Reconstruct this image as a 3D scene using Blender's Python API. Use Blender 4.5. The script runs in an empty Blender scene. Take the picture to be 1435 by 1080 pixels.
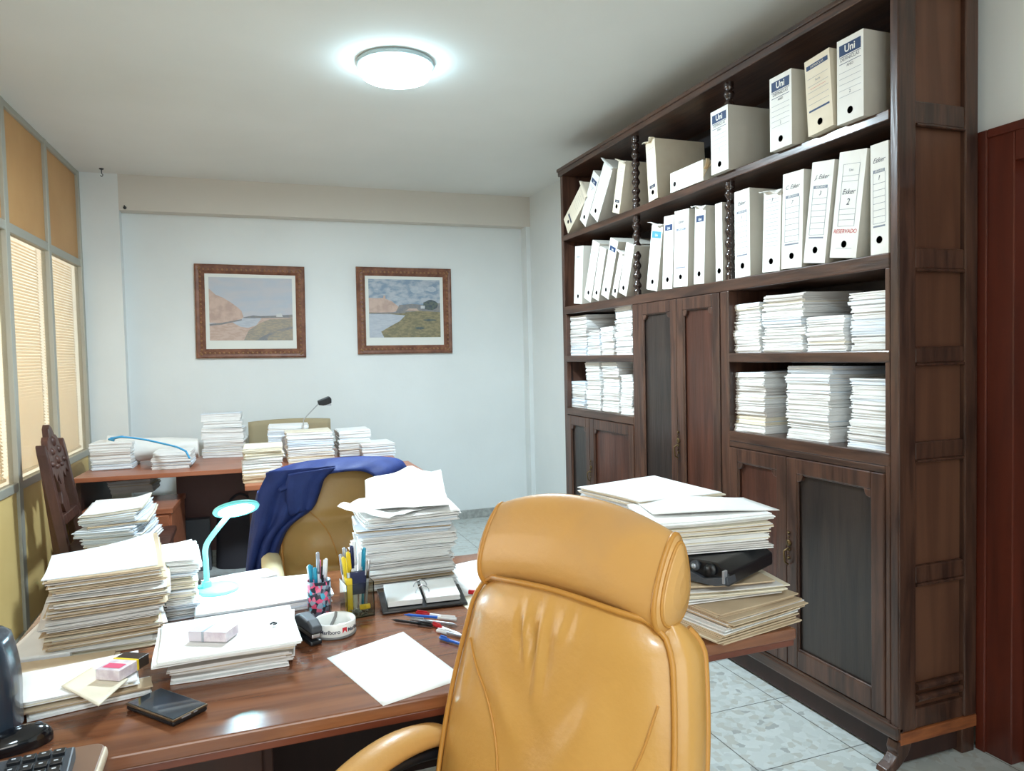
import bpy, math, random
import numpy as np
from mathutils import Vector, Matrix, noise
random.seed(7)
PI = math.pi
COL = bpy.context.scene.collection
# ---------------------------------------------------------------- camera calibration
W, H, F = 1435, 1080, 1025.0
YAW, PIT, ROL = 0.35255, 0.0419, -0.023155
EYE = 1.435
def cam_axes():
    cy, sy = math.cos(YAW), math.sin(YAW)
    r = Vector((cy, -sy, 0)); f = Vector((sy, cy, 0)); u = Vector((0, 0, 1))
    cp, sp = math.cos(PIT), math.sin(PIT)
    f2 = f*cp-u*sp; u2 = u*cp+f*sp
    cr, sr = math.cos(ROL), math.sin(ROL)
    return r*cr+u2*sr, u2*cr-r*sr, f2
R_, U_, F_ = cam_axes()
def ray(px, py): return R_*((px-W/2)/F)-U_*((py-H/2)/F)+F_
def Z(px, py, z): d = ray(px, py); return d*((z-EYE)/d.z)+Vector((0, 0, EYE))
def Yp(px, py, Y): d = ray(px, py); return d*(Y/d.y)+Vector((0, 0, EYE))
def Xp(px, py, X): d = ray(px, py); return d*(X/d.x)+Vector((0, 0, EYE))
cam = bpy.data.cameras.new('camera'); cob = bpy.data.objects.new('camera', cam); COL.objects.link(cob)
cam.sensor_fit = 'HORIZONTAL'; cam.sensor_width = 36; cam.lens = F/W*36; cam.clip_start = .02
m = Matrix((R_, U_, -F_)).transposed().to_4x4(); m.translation = (0, 0, EYE); cob.matrix_world = m
bpy.context.scene.camera = cob
# ---------------------------------------------------------------- materials
def lin(c):
    return tuple(((v/255)/12.92 if v/255 <= .04045 else ((v/255+.055)/1.055)**2.4) for v in c)
MATS = {}
def mat(name, col, rough=.6, metal=0, col2=None, scale=8, stretch=(1, 1, 1), bump=0, bscale=None, spec=.5, coat=0, emit=None, estr=0, alpha=1, trans=0, detail=4, dist=0, lo=.35, hi=.65, ior=1.45, sss=0):
    if name in MATS: return MATS[name]
    m = bpy.data.materials.new(name); m.use_nodes = True; nt = m.node_tree; b = nt.nodes['Principled BSDF']
    c1 = (*lin(col), 1); b.inputs['Base Color'].default_value = c1
    b.inputs['Roughness'].default_value = rough; b.inputs['Metallic'].default_value = metal
    b.inputs['Specular IOR Level'].default_value = spec; b.inputs['Coat Weight'].default_value = coat; b.inputs['Coat Roughness'].default_value = .12
    b.inputs['Alpha'].default_value = alpha; b.inputs['Transmission Weight'].default_value = trans; b.inputs['IOR'].default_value = ior
    if emit: b.inputs['Emission Color'].default_value = (*lin(emit), 1); b.inputs['Emission Strength'].default_value = estr
    if sss: b.inputs['Subsurface Weight'].default_value = sss; b.inputs['Subsurface Scale'].default_value = .01
    tc = nt.nodes.new('ShaderNodeTexCoord'); mp = nt.nodes.new('ShaderNodeMapping')
    nt.links.new(tc.outputs['Object'], mp.inputs['Vector']); mp.inputs['Scale'].default_value = stretch
    if col2:
        n = nt.nodes.new('ShaderNodeTexNoise'); n.inputs['Scale'].default_value = scale; n.inputs['Detail'].default_value = detail; n.inputs['Distortion'].default_value = dist
        r = nt.nodes.new('ShaderNodeValToRGB'); r.color_ramp.elements[0].position = lo; r.color_ramp.elements[1].position = hi
        r.color_ramp.elements[0].color = c1; r.color_ramp.elements[1].color = (*lin(col2), 1)
        nt.links.new(mp.outputs[0], n.inputs['Vector']); nt.links.new(n.outputs[0], r.inputs[0]); nt.links.new(r.outputs[0], b.inputs['Base Color'])
    if bump:
        n2 = nt.nodes.new('ShaderNodeTexNoise'); n2.inputs['Scale'].default_value = bscale or scale; n2.inputs['Detail'].default_value = 3
        bp = nt.nodes.new('ShaderNodeBump'); bp.inputs['Strength'].default_value = bump; bp.inputs['Distance'].default_value = .01
        nt.links.new(mp.outputs[0], n2.inputs['Vector']); nt.links.new(n2.outputs[0], bp.inputs['Height']); nt.links.new(bp.outputs[0], b.inputs['Normal'])
    MATS[name] = m
    return m
plaster = mat('plaster', (230, 234, 233), .9, col2=(224, 228, 227), scale=1.5, bump=.05, bscale=40)
ceilm = mat('ceiling_paint', (234, 234, 230), .95, col2=(226, 226, 221), scale=.8)
upperw = mat('beam_paint', (214, 208, 198), .9)
darkA = dict(rough=.34, coat=.25, bump=.12, bscale=14)
wv = mat('bookcase_wood_upright', (50, 31, 24), col2=(84, 56, 43), scale=5, stretch=(6, 6, .6), dist=.6, **darkA)
wh = mat('bookcase_wood_across', (50, 33, 26), col2=(82, 56, 43), scale=5, stretch=(6, .6, 6), dist=.6, **darkA)
wp = mat('bookcase_panel_wood', (60, 33, 24), col2=(84, 50, 38), scale=3, stretch=(5, 5, .5), dist=1.2, **darkA)
wpd = mat('bookcase_panel_dark_wood', (35, 28, 26), col2=(50, 40, 35), scale=3, stretch=(5, 5, .5), dist=1.2, **darkA)
wpr = mat('bookcase_side_wood', (80, 50, 36), .5, col2=(98, 64, 46), scale=3, stretch=(5, 5, .4), dist=.8)
wraw = mat('worn_orange_wood', (152, 88, 48), .6, col2=(120, 66, 36), scale=12, stretch=(1, 6, 6))
wback = mat('bookcase_inside', (40, 33, 34), .6, col2=(28, 23, 25), scale=3)
turned = mat('turned_wood', (46, 32, 28), .22, coat=.6)
doorw = mat('red_brown_door_wood', (98, 42, 28), .35, col2=(76, 33, 23), scale=3, stretch=(5, 5, .5), coat=.3, dist=.6)
deskw = mat('desk_wood', (136, 84, 54), .2, col2=(106, 62, 40), scale=4, stretch=(.6, 7, 7), dist=.8, coat=.5, bump=.03, bscale=30)
deske = mat('desk_edge_wood', (112, 56, 36), .35, col2=(90, 42, 26), scale=4, stretch=(.6, 7, 7), coat=.3)
deskd = mat('desk_dark_wood', (44, 26, 22), .5, col2=(56, 32, 26), scale=3, stretch=(5, 5, .5))
fdesk = mat('far_desk_wood', (168, 102, 72), .35, col2=(150, 88, 60), scale=4, stretch=(.6, 7, 7), coat=.2)
carved = mat('carved_walnut', (84, 52, 42), .45, col2=(60, 36, 30), scale=9, stretch=(1, 1, .5), bump=.3, bscale=30)
leather = mat('mustard_leather', (198, 150, 80), .36, col2=(190, 142, 72), scale=5, bump=.06, bscale=90, coat=.2)
leather2 = mat('tan_leather', (178, 142, 84), .45, col2=(168, 132, 76), scale=6, bump=.06, bscale=90)
leatherp = mat('leather_piping', (184, 130, 58), .4)
leatherw = mat('worn_leather', (196, 148, 84), .4, col2=(176, 138, 96), scale=5, bump=.06, bscale=90, stretch=(1, 1, 1), lo=.5, hi=.8, coat=.15)
cream = mat('cream_pad', (212, 200, 160), .6)
blk = mat('black_plastic', (22, 24, 28), .35)
blkg = mat('black_gloss', (14, 16, 22), .12, coat=.5)
dgrey = mat('dark_grey_plastic', (64, 68, 74), .45)
steel = mat('steel', (190, 192, 196), .3, metal=1)
alu = mat('aluminium_profile', (176, 174, 162), .45, metal=.3)
brass = mat('old_brass', (96, 78, 50), .4, metal=.8)
navy = mat('navy_jacket_cloth', (36, 54, 112), .6, col2=(30, 46, 100), scale=20, bump=.12, bscale=200, spec=.3)
mint = mat('mint_plastic', (120, 214, 210), .35)
pw = mat('white_paper', (240, 240, 238), .85, spec=.2, col2=(232, 232, 230), scale=9)
pb = mat('pale_blue_paper', (226, 234, 242), .85, spec=.2)
pc = mat('cream_paper', (232, 224, 204), .85, spec=.2, col2=(224, 214, 192), scale=9)
pm = mat('manila_paper', (204, 184, 156), .85, spec=.2, col2=(192, 170, 142), scale=9)
pg = mat('grey_paper', (214, 210, 206), .85, spec=.2)
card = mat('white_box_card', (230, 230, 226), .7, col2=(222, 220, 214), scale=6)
cardg = mat('box_shaded_side_card', (206, 202, 192), .8, col2=(196, 190, 178), scale=4)  # greyer than the front card: shade on the box sides put into colour
cardc = mat('aged_box_card', (226, 216, 196), .75, col2=(214, 202, 180), scale=6)
kraft = mat('kraft_card', (196, 172, 138), .8)
inkn = mat('navy_ink', (32, 58, 98), .6)
inkb = mat('sky_ink', (70, 140, 200), .6)
inkk = mat('black_ink', (64, 68, 84), .6)
inkl = mat('faint_ink', (124, 132, 146), .7)
inkr = mat('red_ink', (196, 40, 52), .6)
holem = mat('box_hole', (14, 13, 13), .9)
red = mat('red_plastic', (196, 34, 44), .3); blue = mat('blue_plastic', (40, 96, 190), .3); white = mat('white_plastic', (238, 240, 242), .3)
teal = mat('teal_plastic', (40, 150, 180), .3); yellow = mat('yellow_plastic', (240, 208, 50), .4); navyp = mat('navy_plastic', (30, 38, 78), .4)
silver = mat('silver_grey', (170, 174, 182), .3, metal=.5); pink = mat('pink_plastic', (226, 110, 150), .5)
ceram = mat('white_ceramic', (238, 238, 234), .15, coat=.5)
# ---------------------------------------------------------------- mesh helper
class MB:
    def __init__(s): s.v = []; s.f = []; s.m = []; s.sm = []
    def add(s, vs, fs, mi=0, smooth=False, M=None):
        o = len(s.v)
        for v in vs: s.v.append(tuple(M @ Vector(v)) if M is not None else tuple(v))
        for f in fs: s.f.append([i+o for i in f]); s.m.append(mi); s.sm.append(smooth)
        return s
    def box(s, x0, x1, y0, y1, z0, z1, mi=0, M=None):
        vs = [(x, y, z) for x in (x0, x1) for y in (y0, y1) for z in (z0, z1)]
        return s.add(vs, [(0, 1, 3, 2), (4, 6, 7, 5), (0, 4, 5, 1), (2, 3, 7, 6), (0, 2, 6, 4), (1, 5, 7, 3)], mi, False, M)
    def tube(s, pts, r, n=10, mi=0, cap=True, M=None, flat=None):
        pts = [Vector(p) for p in pts]; vs = []; k = len(pts)
        rs = r if isinstance(r, (list, tuple)) else [r]*k
        ref = None
        for i, p in enumerate(pts):
            t = (pts[min(i+1, k-1)]-pts[max(i-1, 0)]).normalized()
            if ref is None:
                ref = Vector((0, 0, 1)) if abs(t.z) < .9 else Vector((1, 0, 0))
            a = (ref-t*ref.dot(t)).normalized(); ref = a; b = t.cross(a)
            fa, fb = flat or (1, 1)
            for j in range(n):
                q = 2*PI*j/n; vs.append(p+a*math.cos(q)*rs[i]*fa+b*math.sin(q)*rs[i]*fb)
        fs = [(i*n+j, i*n+(j+1) % n, (i+1)*n+(j+1) % n, (i+1)*n+j) for i in range(k-1) for j in range(n)]
        s.add(vs, fs, mi, True, M)
        if cap: s.add([vs[j] for j in range(n)], [list(range(n))[::-1]], mi, False, M); s.add(vs[-n:], [list(range(n))], mi, False, M)
        return s
    def lathe(s, prof, n=32, c=(0, 0, 0), mi=0, M=None, ax='z', smooth=True):
        vs = []
        for r, z in prof:
            for j in range(n):
                q = 2*PI*j/n; x, y = r*math.cos(q), r*math.sin(q)
                vs.append((c[0]+x, c[1]+y, c[2]+z) if ax == 'z' else ((c[0]+z, c[1]+x, c[2]+y) if ax == 'x' else (c[0]+x, c[1]+z, c[2]+y)))
        k = len(prof)
        fs = [(i*n+j, i*n+(j+1) % n, (i+1)*n+(j+1) % n, (i+1)*n+j) for i in range(k-1) for j in range(n)]
        s.add(vs, fs, mi, smooth, M)
        return s
    def prism(s, poly, h0, h1, ax='z', mi=0, M=None, smooth=False):
        n = len(poly)
        def P(a, b, h): return {'z': (a, b, h), 'x': (h, a, b), 'y': (a, h, b)}[ax]
        vs = [P(a, b, h0) for a, b in poly]+[P(a, b, h1) for a, b in poly]
        fs = [list(range(n))[::-1], list(range(n, 2*n))]+[(i, (i+1) % n, n+(i+1) % n, n+i) for i in range(n)]
        return s.add(vs, fs, mi, smooth, M)
    def grid(s, fn, nu, nv, mi=0, closed_u=False, thick=None, smooth=True, M=None):
        """fn(u,v) -> point; u,v in 0..1. thick: vector or float along computed normal"""
        P = [[Vector(fn(i/nu, j/nv)) for j in range(nv+1)] for i in range(nu+1)]
        vs = [p for row in P for p in row]; w = nv+1
        fs = [(i*w+j, (i+1)*w+j, (i+1)*w+j+1, i*w+j+1) for i in range(nu) for j in range(nv)]
        if thick is None: return s.add(vs, fs, mi, smooth, M)
        vs2 = []
        for i in range(nu+1):
            for j in range(nv+1):
                if isinstance(thick, (float, int)):
                    a = P[min(i+1, nu)][j]-P[max(i-1, 0)][j]; b = P[i][min(j+1, nv)]-P[i][max(j-1, 0)]
                    nrm = a.cross(b); nrm = nrm.normalized() if nrm.length > 1e-12 else Vector((0, 0, 1)); off = -nrm*thick
                else: off = Vector(thick)
                vs2.append(P[i][j]+off)
        N = len(vs); fs2 = [tuple(N+q for q in f[::-1]) for f in fs]; side = []
        for i in range(nu): side += [(i*w, N+i*w, N+(i+1)*w, (i+1)*w), (i*w+nv, (i+1)*w+nv, N+(i+1)*w+nv, N+i*w+nv)]
        for j in range(nv): side += [(j, j+1, N+j+1, N+j), (nu*w+j, N+nu*w+j, N+nu*w+j+1, nu*w+j+1)]
        o = len(s.v); s.add(vs+vs2, fs+fs2, mi, smooth, M)
        for f in side: s.f.append([q+o for q in f]); s.m.append(mi); s.sm.append(False)
        return s
    def build(s, name, mats, parent=None, bevel=0, seg=2, loc=None, subsurf=0):
        me = bpy.data.meshes.new(name); me.from_pydata(s.v, [], s.f)
        for mm in (mats if isinstance(mats, (list, tuple)) else [mats]): me.materials.append(mm)
        me.polygons.foreach_set('material_index', s.m); me.polygons.foreach_set('use_smooth', s.sm); me.update()
        o = bpy.data.objects.new(name, me); COL.objects.link(o)
        if parent: o.parent = parent
        if loc is not None: o.location = loc
        if bevel:
            b = o.modifiers.new('b', 'BEVEL'); b.width = bevel; b.segments = seg; b.limit_method = 'ANGLE'; b.harden_normals = False
        if subsurf: q = o.modifiers.new('s', 'SUBSURF'); q.levels = q.render_levels = subsurf
        return o
def tag(o, label, cat, group=None, kind=None):
    o['label'] = label; o['category'] = cat
    if group: o['group'] = group
    if kind: o['kind'] = kind
    return o
def thing(name, label, cat, loc=(0, 0, 0), rz=0, group=None, rot=None):
    o = bpy.data.objects.new(name, None); COL.objects.link(o); o.location = loc; o.rotation_euler = rot or (0, 0, rz)
    o.empty_display_size = .05
    return tag(o, label, cat, group)
def struct(o): o['kind'] = 'structure'; return o
def text_mesh(s, size, shear=0, extrude=0.0002, bold=0):
    c = bpy.data.curves.new('t', 'FONT'); c.body = s; c.size = size; c.shear = shear; c.extrude = extrude; c.align_x = 'CENTER'; c.offset = bold; c.resolution_u = 3
    o = bpy.data.objects.new('t', c); COL.objects.link(o)
    dg = bpy.context.evaluated_depsgraph_get(); me = o.evaluated_get(dg).to_mesh()
    vs = [tuple(v.co) for v in me.vertices]; fs = [tuple(p.vertices) for p in me.polygons]
    o.evaluated_get(dg).to_mesh_clear(); bpy.data.objects.remove(o); bpy.data.curves.remove(c)
    return vs, fs
def crv(p, n=16):  # catmull-rom
    p = [Vector(q) for q in p]; q = [p[0]*2-p[1]]+p+[p[-1]*2-p[-2]]; out = []
    for i in range(1, len(q)-2):
        for k in range(n):
            t = k/n; a, b, c, d = q[i-1:i+3]
            out.append(.5*((2*b)+(c-a)*t+(2*a-5*b+4*c-d)*t*t+(3*b-3*c+d-a)*t**3))
    return out+[p[-1]]
# ================================================================ THE ROOM
CZ = 2.82; BY = 6.17; BF = 6.05; RX = 2.43; Y0 = -1.9
def part_x(Y): return -1.131+.037*(Y-4.535)
floor_m = mat('terrazzo_floor', (186, 188, 184), .28, coat=.2)
def terrazzo(m):
    nt = m.node_tree; b = nt.nodes['Principled BSDF']; tc = nt.nodes.new('ShaderNodeTexCoord')
    v = nt.nodes.new('ShaderNodeTexVoronoi'); v.inputs['Scale'].default_value = 38; v.inputs['Randomness'].default_value = 1
    r = nt.nodes.new('ShaderNodeValToRGB'); e = r.color_ramp.elements
    e[0].position = 0; e[0].color = (*lin((198, 203, 200)), 1); e[1].position = 1; e[1].color = (*lin((186, 190, 186)), 1)
    for p, c in ((.3, (192, 197, 193)), (.5, (187, 188, 181)), (.7, (202, 207, 204)), (.93, (189, 193, 190)), (.97, (168, 171, 168))):
        q = e.new(p); q.color = (*lin(c), 1)
    sp = nt.nodes.new('ShaderNodeSeparateColor'); r.color_ramp.interpolation = 'CONSTANT'
    n = nt.nodes.new('ShaderNodeTexNoise'); n.inputs['Scale'].default_value = 9; n.inputs['Detail'].default_value = 5
    n3 = nt.nodes.new('ShaderNodeMapping')
    mx0 = nt.nodes.new('ShaderNodeMix'); mx0.data_type = 'VECTOR'; mx0.inputs[0].default_value = .07
    nt.links.new(tc.outputs['Object'], n.inputs['Vector']); nt.links.new(tc.outputs['Object'], mx0.inputs[4]); nt.links.new(n.outputs['Color'], mx0.inputs[5])
    nt.links.new(mx0.outputs[1], v.inputs['Vector']); nt.links.new(v.outputs['Color'], sp.inputs[0]); nt.links.new(sp.outputs[0], r.inputs[0])
    br = nt.nodes.new('ShaderNodeTexBrick'); br.offset = 0; br.inputs['Scale'].default_value = 1; br.inputs['Brick Width'].default_value = .4; br.inputs['Row Height'].default_value = .4
    br.inputs['Mortar Size'].default_value = .0022; br.inputs['Color1'].default_value = (1, 1, 1, 1); br.inputs['Color2'].default_value = (.93, .94, .93, 1); br.inputs['Mortar'].default_value = (.25, .25, .24, 1)
    nt.links.new(tc.outputs['Object'], br.inputs['Vector'])
    mx = nt.nodes.new('ShaderNodeMix'); mx.data_type = 'RGBA'; mx.blend_type = 'MULTIPLY'; mx.inputs[0].default_value = 1
    nt.links.new(r.outputs[0], mx.inputs[6]); nt.links.new(br.outputs['Color'], mx.inputs[7]); nt.links.new(mx.outputs[2], b.inputs['Base Color'])
terrazzo(floor_m)
struct(MB().box(-3.2, RX+.1, Y0-.1, BY+.1, -.06, 0).build('floor', floor_m))
struct(MB().box(-3.2, RX+.1, Y0-.1, BY+.1, CZ, CZ+.06).build('ceiling', ceilm))
struct(MB().box(-3.2, RX+.1, BY, BY+.1, 0, CZ).build('wall_back', plaster))
# right wall with a door opening
DY1 = 1.745; DY0 = .82; DZ = 2.075
w = MB(); w.box(RX, RX+.12, DY1, BY, 0, CZ); w.box(RX, RX+.12, Y0, DY0, 0, CZ); w.box(RX, RX+.12, DY0, DY1, DZ, CZ)
struct(w.build('wall_right', plaster))
struct(MB().box(-3.2, RX+.1, Y0-.1, Y0, 0, CZ).build('wall_front', plaster))
# pillar and beam, alcove corner strip
struct(MB().box(-1.35, -.805, BF, BY, 0, CZ).build('wall_pillar', plaster))
struct(MB().box(-.805, RX, BF, BY, 2.56, CZ).build('trim_1', upperw))
struct(MB().box(2.39, RX, BF, BY, 0, 2.56).build('trim_2', plaster))
bbm = mat('terrazzo_baseboard', (176, 178, 174), .4, col2=(150, 152, 148), scale=30)
struct(MB().box(-.8, 2.39, BY-.012, BY, 0, .075).build('baseboard_back', bbm, bevel=.002))
struct(MB().box(RX-.012, RX, 4.6, BF, 0, .075).build('baseboard_right', bbm, bevel=.002))
# plaster nicks and a hook
hk = Z(142, 236, CZ); t = MB(); t.lathe([(0, 0), (.016, 0), (.014, -.006), (.004, -.01), (.003, -.035), (.0, -.036)], 10, (hk.x, hk.y, CZ)); t.tube(crv([(hk.x, hk.y, CZ-.034), (hk.x+.008, hk.y, CZ-.045), (hk.x, hk.y, CZ-.056), (hk.x-.008, hk.y, CZ-.048)], 4), .0025, 6)
tag(t.build('ceiling_hook', dgrey), 'small grey hook in the ceiling before the white pillar', 'hook')
for p, nm, lb in ((Yp(175, 291, BF), 'wall_nail', 'tiny grey nail in the beam end above the alcove'),):
    p = Vector((p.x, BF-.001, p.z)); t = MB(); t.tube([p, p+Vector((0, -.02, .002)), p+Vector((0, -.028, .012))], .004, 6); t.lathe([(.0, -.004), (.012, -.004), (.012, 0), (0, 0)], 10, p, ax='y')
    tag(t.build(nm, dgrey), lb, 'hook')
# door 1 in the right wall
d = MB(); cx = RX
d.box(cx-.025, cx+.12, DY1-.04, DY1+.085, 0, DZ+.085); d.box(cx-.025, cx+.12, DY0-.085, DY0+.04, 0, DZ+.085); d.box(cx-.025, cx+.12, DY0+.04, DY1-.04, DZ-.04, DZ+.085)
d.box(cx-.034, cx-.025, DY1+.05, DY1+.085, 0, DZ+.085); d.box(cx-.034, cx-.025, DY0-.085, DY1+.05, DZ+.055, DZ+.085)
d.box(cx+.03, cx+.05, DY1-.055, DY1-.04, 0, DZ-.04)
dr = struct(d.build('door_1', doorw, bevel=.004))
leaf = MB(); leaf.box(cx+.055, cx+.095, DY0+.042, DY1-.042, .008, DZ-.042)
for z0, z1 in ((.2, .95), (1.1, 1.98)):
    leaf.box(cx+.047, cx+.056, DY0+.2, DY1-.2, z0, z1)
leaf.build('door_leaf', doorw, dr, bevel=.004)
hb = MB(); hb.tube([(cx+.06, DY0+.11, 1.03), (cx+.0, DY0+.11, 1.03), (cx+.0, DY0+.23, 1.03)], .009, 8); hb.build('door_handle', brass, dr)
# ---------------------------------------------------------------- left partition (glazed)
glassm = mat('partition_glass', (235, 238, 236), .03, trans=1, spec=.5, ior=1.1)
amber = mat('amber_panel', (206, 158, 102), .5, col2=(196, 146, 90), scale=2)
lowpan = mat('ochre_panel', (222, 192, 128), .55, col2=(212, 180, 116), scale=2)
def PM(Y): # frame matrix with local x along partition, y across (into room), z up
    ang = math.atan2(1, .037); M = Matrix.Rotation(ang, 4, 'Z'); M.translation = (part_x(Y), Y, 0); return M
def pbox(mb, ya, yb, z0, z1, t0=-.025, t1=.025, mi=0):
    mb.box(0, yb-ya, -t1, -t0, z0, z1, mi, PM(ya))
posts = [(-.4, -.34), (.75, .81), (2.05, 2.11), (3.30, 3.36), (4.44, 4.50), (5.205, 5.255), (6.0, 6.05)]
fr = MB()
for a, b in posts: pbox(fr, a, b, 0, CZ)
pbox(fr, Y0, 6.05, 2.135, 2.185, -.022, .022); pbox(fr, Y0, 6.05, .785, .83, -.022, .022); pbox(fr, Y0, 6.05, 2.785, CZ, -.022, .022); pbox(fr, Y0, 6.05, 0, .05, -.022, .022)
part = struct(fr.build('wall_left', alu, bevel=.003))
edges = [Y0]+[q for ab in posts for q in ab]
cells = [(edges[i], edges[i+1]) for i in range(0, len(edges)-1, 2)]
for a, b in cells:
    t = MB(); pbox(t, a, b, 2.185, 2.785, -.006, .006); t.build('transom_panel', amber, part)
    t = MB(); pbox(t, a, b, .05, .785, -.01, .01)
    t.build('lower_panel', lowpan, part)
    t = MB(); pbox(t, a+.0005, b-.0005, .83, 2.135, -.002, .002); t.build('glass_pane', glassm, part)
slat_m = mat('cream_blind_slat', (240, 234, 220), .7, spec=.2)
def add_translucent(m, w):
    nt = m.node_tree; b = nt.nodes['Principled BSDF']; o = nt.nodes['Material Output']
    t = nt.nodes.new('ShaderNodeBsdfTranslucent'); t.inputs[0].default_value = (*lin((250, 240, 222)), 1)
    mx = nt.nodes.new('ShaderNodeMixShader'); mx.inputs[0].default_value = w
    nt.links.new(b.outputs[0], mx.inputs[1]); nt.links.new(t.outputs[0], mx.inputs[2]); nt.links.new(mx.outputs[0], o.inputs[0])
add_translucent(slat_m, .5)
names = {5: 'cream venetian blind behind the glass just before the carved chair', 6: 'cream venetian blind behind the glass next to the white pillar', 4: 'cream blind behind the glass nearer than the metal post'}
for i, (a, b) in enumerate(cells):
    if i not in names: continue
    t = MB(); z = 2.125; k = 0; Mx = PM(a+.012)
    while z > .86:
        L = (b-a)-.024
        t.add([(0, .026+.011, z-.010), (L, .026+.011, z-.010), (L, .026+.024, z+.006), (0, .026+.024, z+.006)], [(0, 1, 2, 3)], 0, False, Mx)
        t.add([(0, .026+.011, z-.0104), (L, .026+.011, z-.0104), (L, .026+.024, z+.0056), (0, .026+.024, z+.0056)], [(0, 3, 2, 1)], 0, False, Mx)
        z -= .0185
    r = thing('venetian_blind', names[i], 'blind', (0, 0, 0), group='blinds behind the partition glass')
    t.build('slats', slat_m, r)
    t = MB()
    for q in (.08, (b-a)-.1): t.tube([Mx@Vector((q, .027, .86)), Mx@Vector((q, .027, 2.13))], .0015, 5)
    t.build('ladder_cord', slat_m, r)
    t = MB(); t.box(0, (b-a)-.024, .03, .052, .842, .858, 0, Mx); t.build('bottom_rail', slat_m, r)
# room beyond partition
hall = mat('hall_wall_paint', (236, 222, 200), .9)
struct(MB().box(-3.2, -3.1, Y0, BY, 0, CZ).build('wall_hall', hall))
# ================================================================ CEILING LAMPS
lampe = mat('lamp_diffuser', (255, 255, 255), .5, emit=(196, 234, 250), estr=9)
lring = mat('lamp_ring', (176, 192, 194), .35)
def ceiling_lamp(x, y, R, label, power=37):
    r = thing('ceiling_lamp', label, 'lamp', (x, y, CZ), group='round ceiling lamps')
    MB().lathe([(0, 0), (R*.9, 0), (R*.9, -.018), (0, -.018)], 48).build('mount', lring, r)
    MB().lathe([(R*.9, -.0), (R*1.0, -.003), (R*1.02, -.012), (R*1.0, -.022), (R*.9, -.022)], 48).build('rim', lring, r)
    l = bpy.data.lights.new('lamp_light', 'AREA'); l.shape = 'DISK'; l.size = R*1.7; l.color = (.74, .90, 1); l.energy = power
    o = bpy.data.objects.new('lamp_light', l); o.location = (x, y, CZ-.088); COL.objects.link(o)
    MB().lathe([(R*.9, -.018), (R*.94, -.03), (R*.94, -.052), (R*.88, -.068), (R*.7, -.078), (R*.4, -.083), (0.001, -.084)], 48).build('diffuser', lampe, r)
ceiling_lamp(.727, 3.46, .178, 'round white flush ceiling lamp glowing above the desks')
ceiling_lamp(-.1, -.7, .178, 'second round ceiling lamp behind the camera', 13)
# ================================================================ BOOKCASE
FX = 2.03; BX = 2.39; YN = 1.82; YF = 4.50
bc = thing('bookcase', 'tall dark wooden bookcase with panelled doors and turned posts along the wall', 'bookcase', (FX, YN, 0))
def bpart(mb, name, m, bevel=.003, parent=None):
    for i, v in enumerate(mb.v): mb.v[i] = (v[0]-FX, v[1]-YN, v[2])
    o = mb.build(name, m, parent or bc, bevel=bevel)
    return o
def spanel(mb, z0, z1, y0, y1, mi=0): mb.box(FX, BX, y0, y1, z0, z1, mi)
# near side: frame and panels
t = MB()
t.box(FX-.002, FX+.075, YN, YN+.035, .13, 2.655); t.box(BX-.06, BX, YN, YN+.035, .13, 2.655)
rails = [(2.165, 2.24), (1.69, 1.76), (1.375, 1.43), (1.05, 1.11), (.63, .69), (.13, .2), (2.6, 2.655)]
for a, b in rails: t.box(FX+.075, BX-.06, YN+.004, YN+.035, a, b)
bpart(t, 'side_frame', wv, .005)
t = MB(); t.box(FX+.07, BX-.055, YN+.02, YN+.03, .15, 2.63); bpart(t, 'side_panel', wpr, 0)
for z in (.235, .275): t = MB(); t.tube([(FX+.08, YN+.006, z), (BX-.07, YN+.006, z)], .013, 8); bpart(t, 'side_moulding', wv, 0)
for z in (2.165, 1.69, 1.375, 1.05, .63): t = MB(); t.tube([(FX+.078, YN+.003, z-.004), (BX-.063, YN+.003, z-.004)], .006, 6); bpart(t, 'side_moulding', wv, 0)
t = MB(); t.box(FX+.004, BX-.002, YN-.003, YN+.03, .088, .13); bpart(t, 'side_base_strip', wraw, .003)
t = MB(); t.box(FX+.03, BX, YN+.02, YF-.02, .012, .1); bpart(t, 'plinth', deskd, .003)
t = MB(); t.box(FX, BX, YF-.035, YF, .1, 2.655); bpart(t, 'side_panel', wv)
t = MB(); t.box(BX-.012, BX, YN+.03, YF-.03, .1, 2.64); bpart(t, 'back_panel', wback, 0)
t = MB(); t.box(FX-.012, BX, YN-.01, YF+.01, 2.61, 2.655); t.box(FX-.02, BX, YN-.018, YF+.015, 2.64, 2.66); bpart(t, 'top_board', wh, .004)
VA, VB = 3.535, 2.745   # centres of the two inner uprights
def shelf(z0, z1, y0, y1, m=wh): t = MB(); t.box(FX-.004, BX-.012, y0, y1, z0, z1); return bpart(t, 'shelf', m, .004)
SH1, SH2, SH3, SH4 = 2.215, 1.745, 1.42, 1.075
shelf(SH1-.036, SH1, YN+.035, YF-.035); shelf(SH2-.05, SH2, YN+.035, YF-.035)
shelf(SH3-.04, SH3, YN+.035, VB-.03); shelf(SH4-.045, SH4, YN+.035, VB-.03)
shelf(SH3-.04, SH3, VA+.03, YF-.035); shelf(SH4-.045, SH4, VA+.03, YF-.035)
t = MB(); t.box(FX-.006, BX-.02, YN+.035, YF-.035, .1, .16); t.box(FX-.012, FX+.02, YN, YF, .105, .15); bpart(t, 'base_rail', wh, .006)
for c in (VA, VB):
    t = MB(); t.box(FX-.003, BX-.012, c-.03, c+.03, .16, SH2-.05); bpart(t, 'upright', wv, .004)
t = MB(); t.box(FX-.002, FX+.03, YN+.035, YN+.055, .16, SH2-.05); bpart(t, 'face_stile', wv)
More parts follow.
